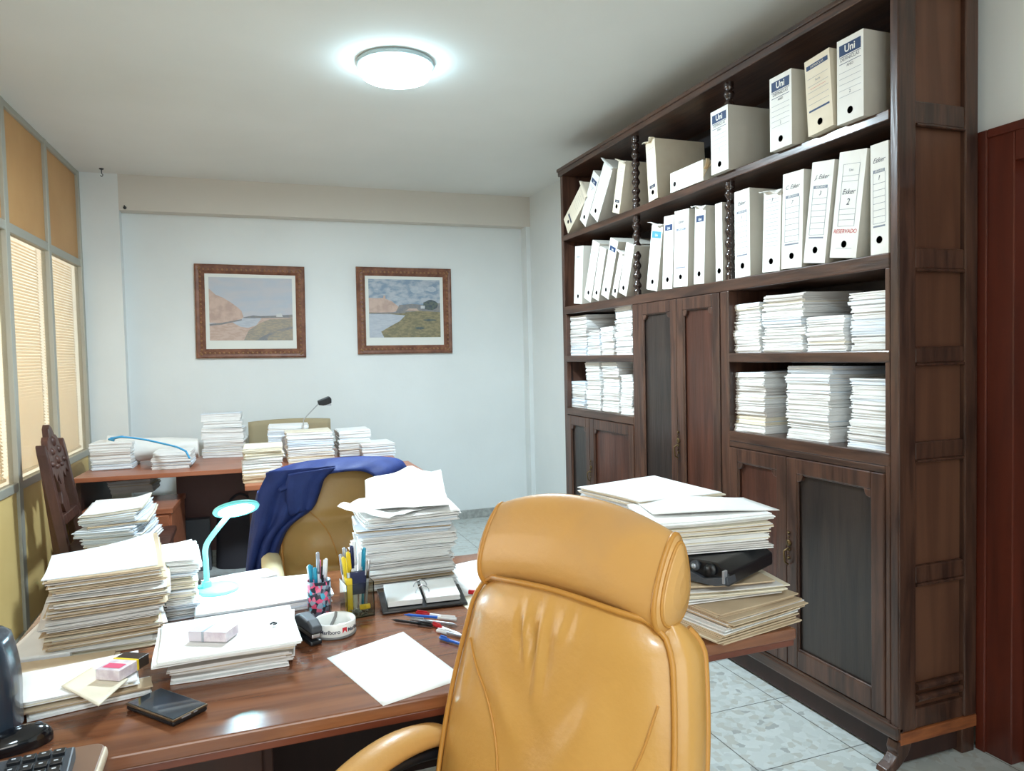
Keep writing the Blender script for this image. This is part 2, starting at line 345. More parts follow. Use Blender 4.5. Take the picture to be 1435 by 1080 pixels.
t = MB(); t.box(FX-.002, FX+.03, YF-.055, YF-.035, .16, SH2-.05); bpart(t, 'face_stile', wv)
t = MB(); t.box(FX-.002, FX+.02, YN+.0555, VB-.03, SH4-.07, SH4-.0455); bpart(t, 'face_stile', wh)
def turned_post(c, z0, z1):
    n = 46; prof = []
    for i in range(n+1):
        q = i/n; r = .0185+.0055*math.cos(2*PI*q*8)
        if q < .07 or q > .93: r = .021
        if .07 <= q < .1 or .9 < q <= .93: r = .012
        prof.append((r, z0+(z1-z0)*q))
    t = MB(); t.lathe(prof, 18, (FX+.028, c, 0)); bpart(t, 'turned_post', turned, 0)
for c in (VA+.02, VB-.01): turned_post(c, SH1, 2.61); turned_post(c, SH2, SH1-.036)
def arch_door(y0, y1, z0, z1, panel, keyside=None, arch=True):
    """framed door in front plane; y0<y1"""
    s = .055; th = .022; x0, x1 = FX-.008, FX+.014
    t = MB(); t.box(x0, x1, y0, y0+s, z0, z1); t.box(x0, x1, y1-s, y1, z0, z1); t.box(x0, x1, y0+s, y1-s, z0, z0+.075); t.box(x0, x1, y0+s, y1-s, z1-.06, z1)
    ya, yb, zt = y0+s, y1-s, z1-.06
    if arch:
        for sgn, yc in ((1, ya), (-1, yb)):
            poly = [(yc, zt), (yc, zt-.03)]+[(yc+sgn*(.012+.02*math.sin(k/5*PI/2)), zt-.03+.025*(1-math.cos(k/5*PI/2))) for k in range(6)]+[(yc+sgn*.034, zt)]
            t.prism(poly, x0+.002, x1-.002, 'x')
    r = bpart(t, 'door', wv, .005)
    t = MB(); t.box(FX+.008, FX+.018, ya-.005, yb+.005, z0+.07, z1-.055)
    for i, v in enumerate(t.v): t.v[i] = (v[0]-FX, v[1]-YN, v[2])
    t.build('door_panel', panel, r)
    t = MB()
    pts = [(FX+.002, ya, z0+.075), (FX+.002, ya, zt-.03), (FX+.002, ya+.03, zt), (FX+.002, yb-.03, zt), (FX+.002, yb, zt-.03), (FX+.002, yb, z0+.075), (FX+.002, ya, z0+.075)]
    for a, b in zip(pts[:-1], pts[1:]): t.tube([a, b], .006, 6)
    for i, v in enumerate(t.v): t.v[i] = (v[0]-FX, v[1]-YN, v[2])
    t.build('door_moulding', wv, r)
    if keyside is not None:
        yk, zk = keyside; t = MB()
        t.lathe([(0, -.003), (.012, -.003), (.014, 0), (.012, .002), (0, .002)], 12, (FX-.011, yk, zk), ax='x')
        for i in range(7): t.lathe([(0, -.004), (.008-.003*(i % 2), 0), (0, .004)], 8, (FX-.012, yk+.003*math.sin(i*2), zk-.05+i*.017-.01), ax='x')
        t.tube([(FX-.012, yk, zk-.02), (FX-.035, yk, zk-.03), (FX-.03, yk, zk-.075), (FX-.014, yk, zk-.085)], .004, 6)
        for i, v in enumerate(t.v): t.v[i] = (v[0]-FX, v[1]-YN, v[2])
        t.build('drop_handle', brass, r)
ZL = .165
arch_door(VA-.03-.38, VA-.032, ZL, SH2-.052, wpd)
arch_door(VB+.032, VA-.03-.383, ZL, SH2-.052, wp, (VA-.03-.39, .99))
arch_door(4.115, YF-.056, ZL, SH4-.048, wpd)
arch_door(VA+.032, 4.112, ZL, SH4-.048, wp, (4.10, .72))
arch_door(2.352, VB-.032, ZL, SH4-.072, wp)
arch_door(YN+.056, 2.349, ZL, SH4-.072, wpd, (2.335, .66))
# bracket feet
def foot(y, inward):
    t = MB()
    prof = [(FX+.05, .10), (FX-.004, .10), (FX-.012, .075), (FX-.006, .055), (FX-.03, .03), (FX-.055, .016), (FX-.06, 0), (FX-.02, 0), (FX+.01, .02), (FX+.04, .05), (FX+.055, .08)]
    t.prism(prof, y, y+.045, 'y'); bpart(t, 'foot', wv, .004)
foot(YN, 1); foot(YF-.045, -1)
t = MB(); t.box(BX-.07, BX-.01, YN, YN+.05, 0, .1); bpart(t, 'foot', wv, .004)
t = MB(); t.box(BX-.07, BX-.01, YF-.05, YF, 0, .1); bpart(t, 'foot', wv, .004)
# ---------------------------------------------------------------- archive boxes
def spine_art(kind, w, h, front_mat):
    """returns list of (name, MB, mats): printed marks on the spine. local: y lateral, z up, x=-.0006 plane"""
    P = MB(); mats = [inkn, inkl, inkk, inkb, inkr, front_mat]
    def rect(y0, y1, z0, z1, mi, x=-.0006): P.add([(x, y0, z0), (x, y1, z0), (x, y1, z1), (x, y0, z1)], [(3, 2, 1, 0)], mi)
    def line(z, y0=-.36, y1=.36, t=.0011, mi=1): rect(y0*w, y1*w, z-t/2, z+t/2, mi)
    def txt(s, z, size, mi, shear=0, x=-.0009, bold=0.0, maxw=.74):
        vs, fs = text_mesh(s, size, shear, 0, bold)
        wd = max(v[0] for v in vs)-min(v[0] for v in vs); k = min(1, maxw*w/max(wd, 1e-6)); c = (max(v[0] for v in vs)+min(v[0] for v in vs))/2
        P.add([(x, -(v[0]-c)*k, z+v[1]) for v in vs], fs, mi)
    if kind == 'unj':
        rect(-.40*w, .40*w, h*.80, h*.93, 0); txt('Uni', h*.83, .034, 5, bold=.0008, maxw=.42); line(h*.785, -.4, .4, .002, 0); txt('DEFINICLAS', h*.735, .016, 2)
        line(h*.705, -.4, .4, .002, 0); txt('AÑO', h*.655, .013, 2, maxw=.3)
        for z in (.60, .53, .46, .39): line(h*z, -.4, .4)
        line(h*.315, -.4, .4); txt('2', h*.335, .016, 2)
    elif kind == 'band':
        rect(-.42*w, .42*w, h*.86, h*.92, 0); txt('DEFINICLAS', h*.875, .012, 5, maxw=.5)
        for z in (.74, .64, .56, .48, .40): line(h*z, -.4, .4)
        line(h*.60, -.3, .3, .001, 4); txt('Serie', h*.68, .012, 1, maxw=.3); rect(-.4*w, .4*w, h*.30, h*.325, 0)
    elif kind == 'unjs':
        rect(-.36*w, .36*w, h*.80, h*.88, 0); txt('Uni', h*.815, .018, 5, bold=.0004, maxw=.5); txt('2', h*.68, .02, 2)
        for z in (.74, .72): line(h*z)
    elif kind == 'sky':
        rect(-.4*w, .4*w, h*.79, h*.89, 3); txt('Uni', h*.815, .02, 5, maxw=.5); line(h*.72); line(h*.70)
    elif kind in ('form', 'form2', 'form3'):
        txt({'form': 'Esker', 'form2': 'J. Esker', 'form3': 'C. Esker'}[kind], h*.83, .022, 2, .5)
        rect(-.3*w, .34*w, h*.735, h*.765, 1, -.0005); txt('ARCHIVO', h*.74, .012, 5, x=-.0008, maxw=.5)
        txt({'form': '1', 'form2': '3', 'form3': '7'}[kind], h*.67, .022, 2, .3)
        for i in range(7): line(h*(.64-.06*i), -.32, .34, .0014)
        rect(-.32*w, .34*w, h*.245, h*.26, 1)
        for s_ in (-.32, .34): rect((s_-.008)*w, (s_+.008)*w, h*.28, h*.735, 1)
    elif kind == 'lines':
        for i in range(13): line(h*(.9-.048*i), -.36, .36, .0012)
        txt('3', h*.87, .02, 2, .3)
    elif kind == 'round':
        for s_ in (-.3, .3): rect((s_-.006)*w, (s_+.006)*w, h*.3, h*.88, 1)
        for z in (.88, .77, .72, .46, .41, .36, .3): line(h*z, -.3, .3)
        txt('Uni', h*.81, .014, 1, maxw=.3); txt('Esker', h*.6, .026, 2, .4, maxw=.8); txt('2', h*.5, .032, 2, .2); txt('RESERVADO', h*.235, .02, 4, .2, maxw=.85); line(h*.09, -.3, .3)
    elif kind == 'low':
        rect(-.3*w, .3*w, h*.2, h*.255, 2); txt('Uni', h*.21, .012, 5, maxw=.5)
        for i in range(6): line(h*(.86-.07*i), -.3, .3)
    elif kind == 'plain':
        txt('Esker 5', h*.8, .02, 1, .4); line(h*.7); line(h*.62); line(h*.5)
    return P, mats
BOXID = [0]
def archive_box(bl, br, tl, tr, zs, front, kind, label, face=card, depth=.27, hmax=.36, torn=False, wmin=.04, hole=.13):
    A, B, T, T2 = [Xp(p[0], p[1], front) for p in (bl, br, tl, tr)]
    w_ = max(wmin, math.hypot(A.y-B.y, A.z-B.z)); w_ = min(w_, .125)
    up = ((T+T2)/2-(A+B)/2); h = min(hmax, up.length); lean = math.atan2(-up.y, up.z)   # lean towards -Y positive
    if abs(lean) < .035: lean = 0
    c = (A.y+B.y)/2
    c = max(c, YN+.04+w_/2)
    z = zs+abs(math.sin(lean))*w_/2+.0005
    r = thing('archive_box', label, 'box', (front, c, z), group='archive boxes on the bookcase', rot=(lean, 0, 0))
    hw = w_/2-.001
    b = MB(); b.box(0, depth, -hw, hw, 0, h, 1)
    b.f.pop(0); b.m.pop(0); b.sm.pop(0)  # front face replaced
    b.add([(0, -hw, 0), (0, hw, 0), (0, hw, h), (0, -hw, h)], [(0, 3, 2, 1)], 0)
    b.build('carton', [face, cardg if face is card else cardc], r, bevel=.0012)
    hp = MB(); n = 14
    hz = h*hole; hr = min(.0125, hw*.6)
    hp.add([(-.0006, math.cos(2*PI*i/n)*hr, hz+math.sin(2*PI*i/n)*hr) for i in range(n)], [list(range(n)), list(range(n))[::-1]], 0)
    hp.build('finger_hole', holem, r)
    art, mats = spine_art(kind, w_, h, face)
    if art.v: art.build('spine_print', mats, r)
    if torn:
        t = MB(); rnd = random.Random(int(c*1000))
        def fn(u, v): 
            a = (u-.5)*2*hw*1.02; tear = .5+.5*noise.noise(Vector((u*3.1+c*9, c*5, 2)))+.6*(u if int(c*100) % 2 else 1-u); return (.004-.016*v*tear-.012*v*v, a+.004*v*math.sin(u*9), h-.002+.016*v*tear-.022*v*v*(1-tear*.4))
        t.grid(fn, 8, 5, thick=.0015); t.build('torn_flap', face, r)
    return r
B1 = SH1; B2 = SH2
fx1 = FX-.0
U = [
 ((786.5,310),(799.7,325),(818.5,254),(829,261),'low','aged',True,'yellowed archive box leaning farthest over at the shelf end by the wall'),
 ((812,312),(821,318),(831,242),(841,249),'unjs','w',False,'slim leaning archive box with small navy label, second from the wall end, top shelf'),
 ((826,300),(838,309),(848,224),(859,233),'none','w',True,'blank white archive box leaning, third from the wall end, top shelf'),
 ((858,301),(868,300),(866,226),(878.5,228),'low','aged',True,'yellowed torn archive box just before the first turned post, top shelf'),
 ((909,280),(922,278),(902,200),(920,192),'low','aged',True,'yellowed archive box with torn top just past the first turned post'),
 ((996,240),(1021.5,231),(995,152),(1022,140),'unj','w',False,'archive box with navy header standing by the second turned post, top shelf'),
 ((1078,208),(1111,199.5),(1075,108),(1112,92),'unj','w',False,'narrower navy-header archive box standing alone with chipped top corners'),
 ((1131,185.5),(1170,171),(1122.6,81.6),(1166.6,62),'band','aged',False,'yellowed archive box with two thin navy bands on its spine'),
 ((1173,171),(1210.6,159),(1170,55),(1209,38),'unj','w',False,'navy-header archive box closest to the side panel, top shelf'),
]
for i, (bl, br, tl, tr, k, fm, torn, lb) in enumerate(U):
    archive_box(bl, br, tl, tr, B1, FX-.03 if i >= 5 else FX-.002, k, lb, card if fm == 'w' else cardc, torn=torn, wmin=.06 if i < 5 else .09, depth=.27 if i >= 5 else .3, hmax=.345)
# box lying on its side
A, B = Xp(942, 262, FX), Xp(988, 240, FX)
r = thing('archive_box', 'white archive box lying on its side with its end torn open', 'box', (FX-.01, (A.y+B.y)/2, SH1+.001), group='archive boxes on the bookcase')
L2 = abs(A.y-B.y)/2
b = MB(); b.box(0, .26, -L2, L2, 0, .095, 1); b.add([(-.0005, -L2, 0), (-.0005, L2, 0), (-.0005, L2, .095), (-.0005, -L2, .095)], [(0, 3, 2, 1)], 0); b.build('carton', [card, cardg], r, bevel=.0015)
t = MB(); t.grid(lambda u, v: (-.003+.05*u, -L2-.002-.028*v, .01+.08*u*(1-.4*v)+.03*v), 5, 5, thick=.0015); t.grid(lambda u, v: (.02*u, -L2-.004-.02*math.sin(v*2), .05+.045*v), 4, 4, thick=.0015); t.build('torn_flap', kraft, r)
n = 12; t = MB(); t.add([(-.001, L2*.72+math.cos(2*PI*i/n)*.012, .035+math.sin(2*PI*i/n)*.012) for i in range(n)], [list(range(n))], 0); t.build('finger_hole', holem, r)
# box behind, white tops
for (px, py, Xd, lb) in ((935, 0, 0, 'a'),): pass
V = [
 ((804,420),(815.5,420),(805.5,339),(818,339),'plain','w',False,'upright white archive box at the wall end of the second shelf'),
 ((818,418),(828,417),(830,332),(841,339),'plain','w',False,'leaning white archive box second from the wall end, second shelf'),
 ((830,415.5),(839,415.5),(841,339),(849,347),'none','w',False,'blank leaning archive box third from the wall end, second shelf'),
 ((842,414),(853,414),(852,327),(870,340),'unjs','w',False,'leaning archive box with small navy label, fourth from the wall end, second shelf'),
 ((857,413),(864,411),(868,350),(876,348),'none','w',True,'leaning archive box with a torn brown flap before the first turned post'),
 ((866.5,411),(878,409),(879,340),(888,338),'none','w',False,'blank archive box leaning behind the first lower turned post'),
 ((905.5,399),(921,399),(913,304),(930,308),'sky','w',True,'archive box with bright sky-blue label on the second shelf'),
 ((928,399),(942,396.7),(931,295.5),(944,294.5),'unjs','w',False,'slim archive box between the sky-blue-labelled box and the wide plain one'),
 ((942.5,398),(964.5,393),(945,287),(966,283),'form','w',False,'wide white archive box with a ruled spine between two navy-labelled boxes'),
 ((972,391),(986.7,388),(972,283),(991,278),'unjs','w',True,'navy-labelled archive box standing just before the second lower turned post'),
 ((1003,388),(1013,386),(1003,279),(1014,276),'none','w',False,'blank archive box half hidden by the second lower turned post'),
 ((1030,382),(1051.5,379),(1031,259),(1053,252),'form','w',False,'first white archive box past the second turned post, ruled spine'),
 ((1068,373),(1092.7,371),(1070,261),(1095.5,256),'lines','w',True,'slightly shorter archive box with closely ruled spine and crushed top'),
 ((1094.4,372),(1123.7,368.6),(1096,238),(1128,230.6),'form3','w',False,'archive box with handwritten name beside the crushed-top box'),
 ((1125.4,365),(1156,361.5),(1136.7,220.7),(1172,216.5),'form2','w',False,'leaning archive box with handwritten name and number 3'),
 ((1162,360),(1200,354),(1178,206.6),(1215,201),'round','w',False,'wide leaning archive box with number 2 and red-brown stamp'),
 ((1231.8,348),(1258,341),(1234.6,189),(1262,180),'form','w',False,'archive box cut by the bookcase side post, second shelf'),
]
for i, (bl, br, tl, tr, k, fm, torn, lb) in enumerate(V):
    archive_box(bl, br, tl, tr, B2, FX-.001, k, lb, torn=torn, hmax=.37, wmin=.05, depth=.28)
# ---------------------------------------------------------------- paper piles
def slab(mb, w, d, z0, z1, dx, dy, rot, mi, C, cn=4, rnd=random, H0=1, z_ref=0):
    c, s = math.cos(rot), math.sin(rot); ca = [(rnd.uniform(-1, 1), rnd.uniform(-1, 1)) for _ in range(4)]
    def P(u, v, top):
        k = (1-u)*(1-v)*.004; x = (u-.5)*w; y = (v-.5)*d
        a = ca[0]; b = ca[1]
        x += .002*a[0]*math.sin(v*6+a[1]*3)*(abs(u-.5)*2)**3; y += .002*b[0]*math.sin(u*6+b[1]*3)*(abs(v-.5)*2)**3
        X = c*x-s*y+dx; Y = s*x+c*y+dy; z = (z1 if top else z0)
        return (X, Y, z+C(X, Y, z))
    vs = []; w_ = cn+1
    for top in (1, 0):
        for i in range(w_):
            for j in range(w_): vs.append(P(i/cn, j/cn, top))
    N = w_*w_
    fs = [(i*w_+j, (i+1)*w_+j, (i+1)*w_+j+1, i*w_+j+1) for i in range(cn) for j in range(cn)]
    fs2 = [tuple(N+q for q in f[::-1]) for f in fs]; side = []
    for i in range(cn): side += [(i*w_, N+i*w_, N+(i+1)*w_, (i+1)*w_), (i*w_+cn, (i+1)*w_+cn, N+(i+1)*w_+cn, N+i*w_+cn)]
    for j in range(cn): side += [(j, j+1, N+j+1, N+j), (cn*w_+j, N+cn*w_+j, N+cn*w_+j+1, cn*w_+j+1)]
    mb.add(vs, fs+fs2+side, mi)
PMATS = [pw, pc, pm, pg, pb]
def pile(x, y, z, rz, w, d, Ht, nb, where, grp, t=.004, jit=.004, bj=.008, wts=(10, 2, 0, 2, 1), curl=.004, topw=None, seed=None, adj='white', corner=0, toplift=0, noun='bundle', sizes=None, lean=(0, 0)):
    rnd = random.Random(seed if seed is not None else int(abs(x*917+y*331+z*77)*100)); ph = [rnd.uniform(0, 6) for _ in range(4)]
    def C(X, Y, zz):
        q = max(0, zz)/max(Ht, .02); a = curl*q*(math.sin(X*9+ph[0])*math.cos(Y*8+ph[1]))
        e = corner*q*((max(0, X/w+.15))**2)*((max(0, Y/d+.15))**2)*4
        return a+e
    hs = [rnd.uniform(.6, 1.5) for _ in range(nb)]; k = Ht/sum(hs); z0 = 0.0005; outs = []
    for bi in range(nb):
        hb = hs[bi]*k; mb = MB(); n = max(2, int(hb/t)); th = hb/n; bx, by, br = rnd.uniform(-bj, bj), rnd.uniform(-bj, bj), rnd.uniform(-.04, .04)*(bj/.008)
        sw, sd = (rnd.uniform(.96, 1.02), rnd.uniform(.96, 1.02)) if sizes is None else sizes[bi]
        bmi = rnd.choices(range(5), wts)[0]
        q = (z0)/max(Ht, .02); lx, ly = lean[0]*q, lean[1]*q
        for si in range(n):
            ins = .006 if (si == 0 and bi) else (rnd.choice((0, 0, 0, .003)))
            mi = bmi if rnd.random() < .7 else rnd.choices(range(5), wts)[0]
            last = bi == nb-1 and si == n-1
            if last and topw is not None: mi = topw
            slab(mb, w*sw-ins*2, d*sd-ins*2, z0+si*th+.0002, z0+(si+1)*th, bx+lx+rnd.uniform(-jit, jit), by+ly+rnd.uniform(-jit, jit), br+rnd.uniform(-.012, .012), mi, C, rnd=rnd)
        o = mb.build('paper_'+noun, PMATS, loc=(x, y, z)); o.rotation_euler = (0, 0, rz)
        if nb == 1: lb = f'{adj} paper {noun} {where}'
        elif bi == nb-1: lb = f'topmost {adj} paper {noun} of pile {where}'
        elif bi == 0: lb = f'lowest {adj} paper {noun} of pile {where}'
        elif nb == 3: lb = f'middle {adj} paper {noun} of pile {where}'
        else: lb = f'inner {adj} paper {noun} of pile {where}'
        tag(o, lb, 'papers', grp+(' inner' if 0 < bi < nb-1 and nb > 3 else '')); outs.append(o); z0 += hb+.0004
    return outs
def shelf_pile(pxl, pxr, ztop_py, zs, nb, where, X0=FX+.03, d=.31, wts=(14, .3, 0, 2, 2), **k):
    a = Xp(pxl, 500, X0).y; b = Xp(pxr, 500, X0).y; yc = (a+b)/2; w_ = abs(a-b)
    zt = Xp((pxl+pxr)/2, ztop_py, X0).z
    return pile(X0+d/2, yc, zs, PI/2, w_-.012, d, max(.03, zt-zs-.004), nb, where, 'papers '+where, wts=wts, bj=.005, curl=.005, **k)
shelf_pile(1021, 1066, 425, SH3, 6, 'on upper open shelf beside tall cupboard doors')
shelf_pile(1068, 1127, 410, SH3, 7, 'with a brown folder on the upper open shelf', jit=.005)
shelf_pile(1129, 1187, 442, SH3, 5, 'that is lowest on upper open shelf')
shelf_pile(1190, 1256, 408, SH3, 8, 'on upper open shelf against the side panel')
shelf_pile(1016, 1072, 520, SH4, 8, 'on lower open shelf beside tall cupboard doors')
shelf_pile(1100, 1163, 513, SH4, 9, 'in the middle of the lower open shelf')
shelf_pile(1188, 1256, 530, SH4, 10, 'on lower open shelf against the side panel')
shelf_pile(798, 822, 441, SH3, 5, 'at wall end of far bay upper shelf')
shelf_pile(823, 841, 462, SH3, 3, 'low and crumpled on far bay upper shelf')
shelf_pile(842, 860, 458, SH3, 4, 'between low and tall, far bay upper shelf')
shelf_pile(862, 887, 424, SH3, 7, 'that is tallest, far bay upper shelf')
shelf_pile(789, 818, 534, SH4, 3, 'that is lowest on far bay lower shelf')
shelf_pile(820, 841, 505, SH4, 6, 'beside the lowest, far bay lower shelf')
shelf_pile(843, 867, 507, SH4, 6, 'in the middle of far bay lower shelf')
shelf_pile(868, 887, 524, SH4, 5, 'beside the tall cupboard, far bay lower shelf')
# ================================================================ PAINTINGS
gold = mat('dull_gold_beading', (150, 112, 78), .5)  # dull gold of the carved beading on the frames
frm = mat('picture_frame_wood', (136, 92, 70), .45, col2=(108, 68, 52), scale=20)
matb = mat('picture_mount', (226, 228, 222), .8)
def nz(name, a, b, sc=18, st=(1, 1, 1)):
    k = .12 if name[-1] == 'y' and 'cloudy' in name or name in ('print_meadow', 'print_tree') else .34
    a = [p*(1-k)+q*k for p, q in zip(a, (204, 208, 212))]; b = [p*(1-k)+q*k for p, q in zip(b, (204, 208, 212))]  # glass haze painted in: print colours mixed toward pale grey
    return mat(name, a, .6, col2=b, scale=sc, stretch=st, detail=6, lo=.4, hi=.6)
skyA = nz('print_sky', (166, 176, 190), (182, 180, 186), 5, (1, 1, 3)); sand = nz('print_sand', (196, 160, 140), (178, 138, 116), 24, (1, 1, 3)); river = nz('print_water', (178, 184, 194), (160, 168, 182), 20, (1, 1, 5))
grass = nz('print_grass', (150, 128, 96), (118, 108, 92), 34, (1, 1, 3)); cliff = nz('print_cliff', (200, 160, 138), (172, 132, 112), 16); dk = nz('print_dark', (88, 88, 92), (112, 104, 96), 30)
sky2 = nz('print_cloudy_sky', (120, 142, 164), (176, 182, 190), 14, (1, 1, 2)); green2 = nz('print_meadow', (112, 106, 78), (142, 128, 92), 30, (1, 1, 2)); tree2 = nz('print_tree', (58, 70, 78), (86, 94, 84), 50)
whitep = nz('print_white', (204, 204, 200), (186, 188, 190))
cloudp = nz('print_cloud', (172, 180, 188), (150, 164, 178), 30, (1, 1, 2))
def picture(x0, x1, z0, z1, rot, label, scene):
    cx, cz = (x0+x1)/2, (z0+z1)/2; w_, h = (x1-x0)/2, (z1-z0)/2
    r = thing('framed_picture', label, 'picture', (cx, BY-.001, cz), group='landscape prints on the alcove wall', rot=(0, rot, 0))
    f = .072; t = MB()
    for M in (None,):
        prof = [(0, 0), (0, .022), (.012, .03), (.03, .026), (.05, .03), (.066, .018), (f, .012), (f, 0)]
        cs = [(-w_, -h), (w_, -h), (w_, h), (-w_, h)]
        for i in range(4):
            a, b = cs[i], cs[(i+1) % 4]; vs = []
            for (o, y) in prof:
                for c in (a, b): vs.append((c[0]-math.copysign(o, c[0]), -y, c[1]-math.copysign(o, c[1])))
            n = len(prof); t.add(vs, [(2*k, 2*k+1, (2*k+3) % (2*n), (2*k+2) % (2*n)) for k in range(n-1)], 0)
    t.build('frame', frm, r)
    t = MB()
    for sx in (-1, 1):
        k = int(2*h/.035)
        for i in range(k): t.lathe([(0, -.006), (.007, -.003), (.009, 0), (.007, .003), (0, .006)], 8, (sx*(w_-.04), -.03, -h+.03+(2*h-.06)*i/(k-1)), ax='y')
    for sz in (-1, 1):
        k = int(2*w_/.035)
        for i in range(k): t.lathe([(0, -.006), (.007, -.003), (.009, 0), (.007, .003), (0, .006)], 8, (-w_+.03+(2*w_-.06)*i/(k-1), -.03, sz*(h-.04)), ax='y')
    t.build('carved_beading', gold, r)
    t = MB(); t.box(-w_+f-.004, w_-f+.004, -.011, -.004, -h+f-.004, h-f+.004); t.build('mount', matb, r)
    # print
    iw, ih = w_-f-.028, h-f-.028; zc = .02; t = MB(); ms = []
    def poly(pts, m, dd):
        if m not in ms: ms.append(m)
        vs = [(-iw+2*iw*a, -.0118-dd*.0002, zc-ih*.93+2*ih*.93*b) for a, b in pts]; t.add(vs, [list(range(len(pts)))], ms.index(m))
    for i, (pts, m) in enumerate(scene): poly(pts, m, i)
    t.build('print', ms, r)
    return r
def blob(cx, cy, rx, ry, n=14, sd=1):
    rr = random.Random(sd); return [(cx+rx*math.cos(2*PI*i/n)*rr.uniform(.8, 1.1), cy+ry*math.sin(2*PI*i/n)*rr.uniform(.8, 1.1)) for i in range(n)]
scA = [([(0, 0), (1, 0), (1, 1), (0, 1)], skyA), ([(0, .28), (0, .82), (.08, .72), (.16, .68), (.26, .6), (.34, .52), (.38, .47), (.4, .38), (.38, .33), (.2, .28)], cliff),
       ([(0, 0), (1, 0), (1, .38), (.8, .4), (.6, .38), (.42, .36), (.3, .32), (0, .26)], sand), ([(.25, .3), (.42, .36), (.62, .36), (.55, .24), (.45, .2), (.36, .22)], river),
       ([(.4, .0), (.46, .16), (.6, .28), (.72, .34), (1, .36), (1, 0)], grass), ([(.4, .37), (.52, .4), (.6, .39), (.78, .4), (1, .42), (1, .37), (.7, .36), (.4, .355)], dk), ([(.8, .38), (.8, .43), (.86, .44), (.88, .38)], whitep),
       ([(0, .26), (.15, .28), (.38, .34), (.38, .32), (.14, .25), (0, .23)], dk), ([(.55, 0), (.62, .06), (.72, .12), (.8, .13), (.7, .07), (.68, 0)], dk), ([(.78, .16), (.9, .2), (1, .22), (1, .19), (.88, .15)], dk)]
scB = [([(0, 0), (1, 0), (1, 1), (0, 1)], sky2), (blob(.68, .82, .1, .06, sd=3), cloudp), (blob(.88, .84, .08, .05, sd=4), cloudp), (blob(.4, .66, .1, .03, sd=5), cloudp),
       ([(0, .42), (0, .68), (.1, .67), (.2, .68), (.24, .66), (.32, .62), (.4, .54), (.44, .48), (.3, .42)], cliff), ([(.2, .66), (.2, .72), (.23, .72), (.23, .66)], cliff),
       ([(.36, .42), (.42, .56), (.6, .58), (.8, .56), (1, .6), (1, .4)], dk), (blob(.86, .56, .12, .1, sd=7), tree2), ([(0, 0), (1, 0), (1, .44), (.7, .46), (.4, .42), (0, .43)], green2),
       ([(0, 0), (0, .42), (.3, .4), (.5, .38), (.42, .28), (.3, .2), (.16, .1), (.2, 0)], river), ([(.5, .46), (.56, .5), (.66, .5), (.7, .46)], sand), (blob(.7, .16, .08, .025, sd=8), tree2), (blob(.85, .3, .1, .02, sd=9), tree2), ([(.72, .5), (.72, .55), (.78, .55), (.78, .5)], whitep), ([(0, .42), (.2, .43), (.5, .44), (.5, .42), (.2, .4), (0, .405)], dk)]
picture(-.325, .495, 1.458, 2.188, .012, 'framed river-and-cliff landscape print, the larger of two on the wall', scA)
picture(.909, 1.72, 1.466, 2.191, .006, 'framed meadow landscape print with a dark tree and clouds, on the wall', scB)
# ================================================================ FAR DESK
def onz_xy(px, py, z): p = Z(px, py, z); return p.x, p.y
fd = thing('far_desk', 'reddish wooden desk against the far wall heaped with papers', 'desk', (-.99, 5.03, 0), rz=-.075)
MB().box(0, 1.95, 0, .82, .722, .75).build('desktop', fdesk, fd, bevel=.003)
MB().box(.5, 1.9, .5, .52, .12, .722).build('modesty_panel', mat('modesty_wood', (92, 62, 58), .5), fd)
for a, b in ((0.01, .035), (1.915, 1.94)): MB().box(a, b, .05, .78, 0, .722).build('side_panel', deskd, fd)
dk2 = thing('drawer_pedestal', 'low wooden drawer unit under the far desk with a paper pile on top', 'cabinet', (-.93, 4.86, 0), rz=-.075)
MB().box(0, .5, 0, .5, .03, .53).build('body', fdesk, dk2, bevel=.003)
MB().box(-.008, .508, -.012, .508, .53, .56).build('top_board', fdesk, dk2, bevel=.003)
for z0, z1 in ((.05, .2), (.21, .36), (.37, .52)):
    o = MB().box(.015, .485, -.014, 0, z0, z1).build('drawer', fdesk, dk2, bevel=.003)
    MB().lathe([(0, -.03), (.011, -.028), (.008, -.018), (.006, -.014), (0, -.014)], 12, (.42, 0, (z0+z1)/2+.02), ax='y').build('knob', brass, o)
dw = thing('side_table', 'reddish wooden wing table standing in front of the far desk', 'table', (0, 0, 0))
a = Z(343, 681, .75)
MB().box(a.x, a.x+1.02, a.y, a.y+.52, .722, .75).build('table_top', fdesk, dw, bevel=.003)
for x in (a.x+.02, a.x+.95):
    for y in (a.y+.03, a.y+.46): MB().box(x, x+.04, y, y+.04, 0, .722).build('leg', deskd, dw)
MB().box(a.x+.06, a.x+.95, a.y+.46, a.y+.475, .25, .722).build('back_panel', deskd, dw)
AX, AY = a.x, a.y
def dpile(pxl, pxr, pyb, pyt, z, d, nb, where, rz=0, **k):
    """pile whose front edge runs between two picture points on height z"""
    A = Z(pxl, pyb, z); B = Z(pxr, pyb-(pxr-pxl)*.03, z); w_ = (B-A).length; ang = rz
    c = (A+B)/2; cy = Vector((-math.sin(ang), math.cos(ang), 0)); ctr = c+cy*(d/2)
    # height from picture at front edge
    Ht = (pyb-pyt)/F*((c.x*F_.x+c.y*F_.y))
    o = pile(ctr.x, ctr.y, z, ang, w_, d, max(.01, Ht), nb, where, 'papers '+where, **k)
    return o, Vector((ctr.x, ctr.y, z+Ht)), Ht
dz = .7505
dpile(128, 182, 659, 622, dz, .30, 5, 'under the blue strap on the far desk', -.07)
dpile(215, 266, 658, 634, dz, .24, 4, 'under the loose end of the blue strap', -.07)
o3 = dpile(286, 342, 642, 601, dz, .26, 5, 'standing alone at the middle of the far desk', -.07, curl=.008)
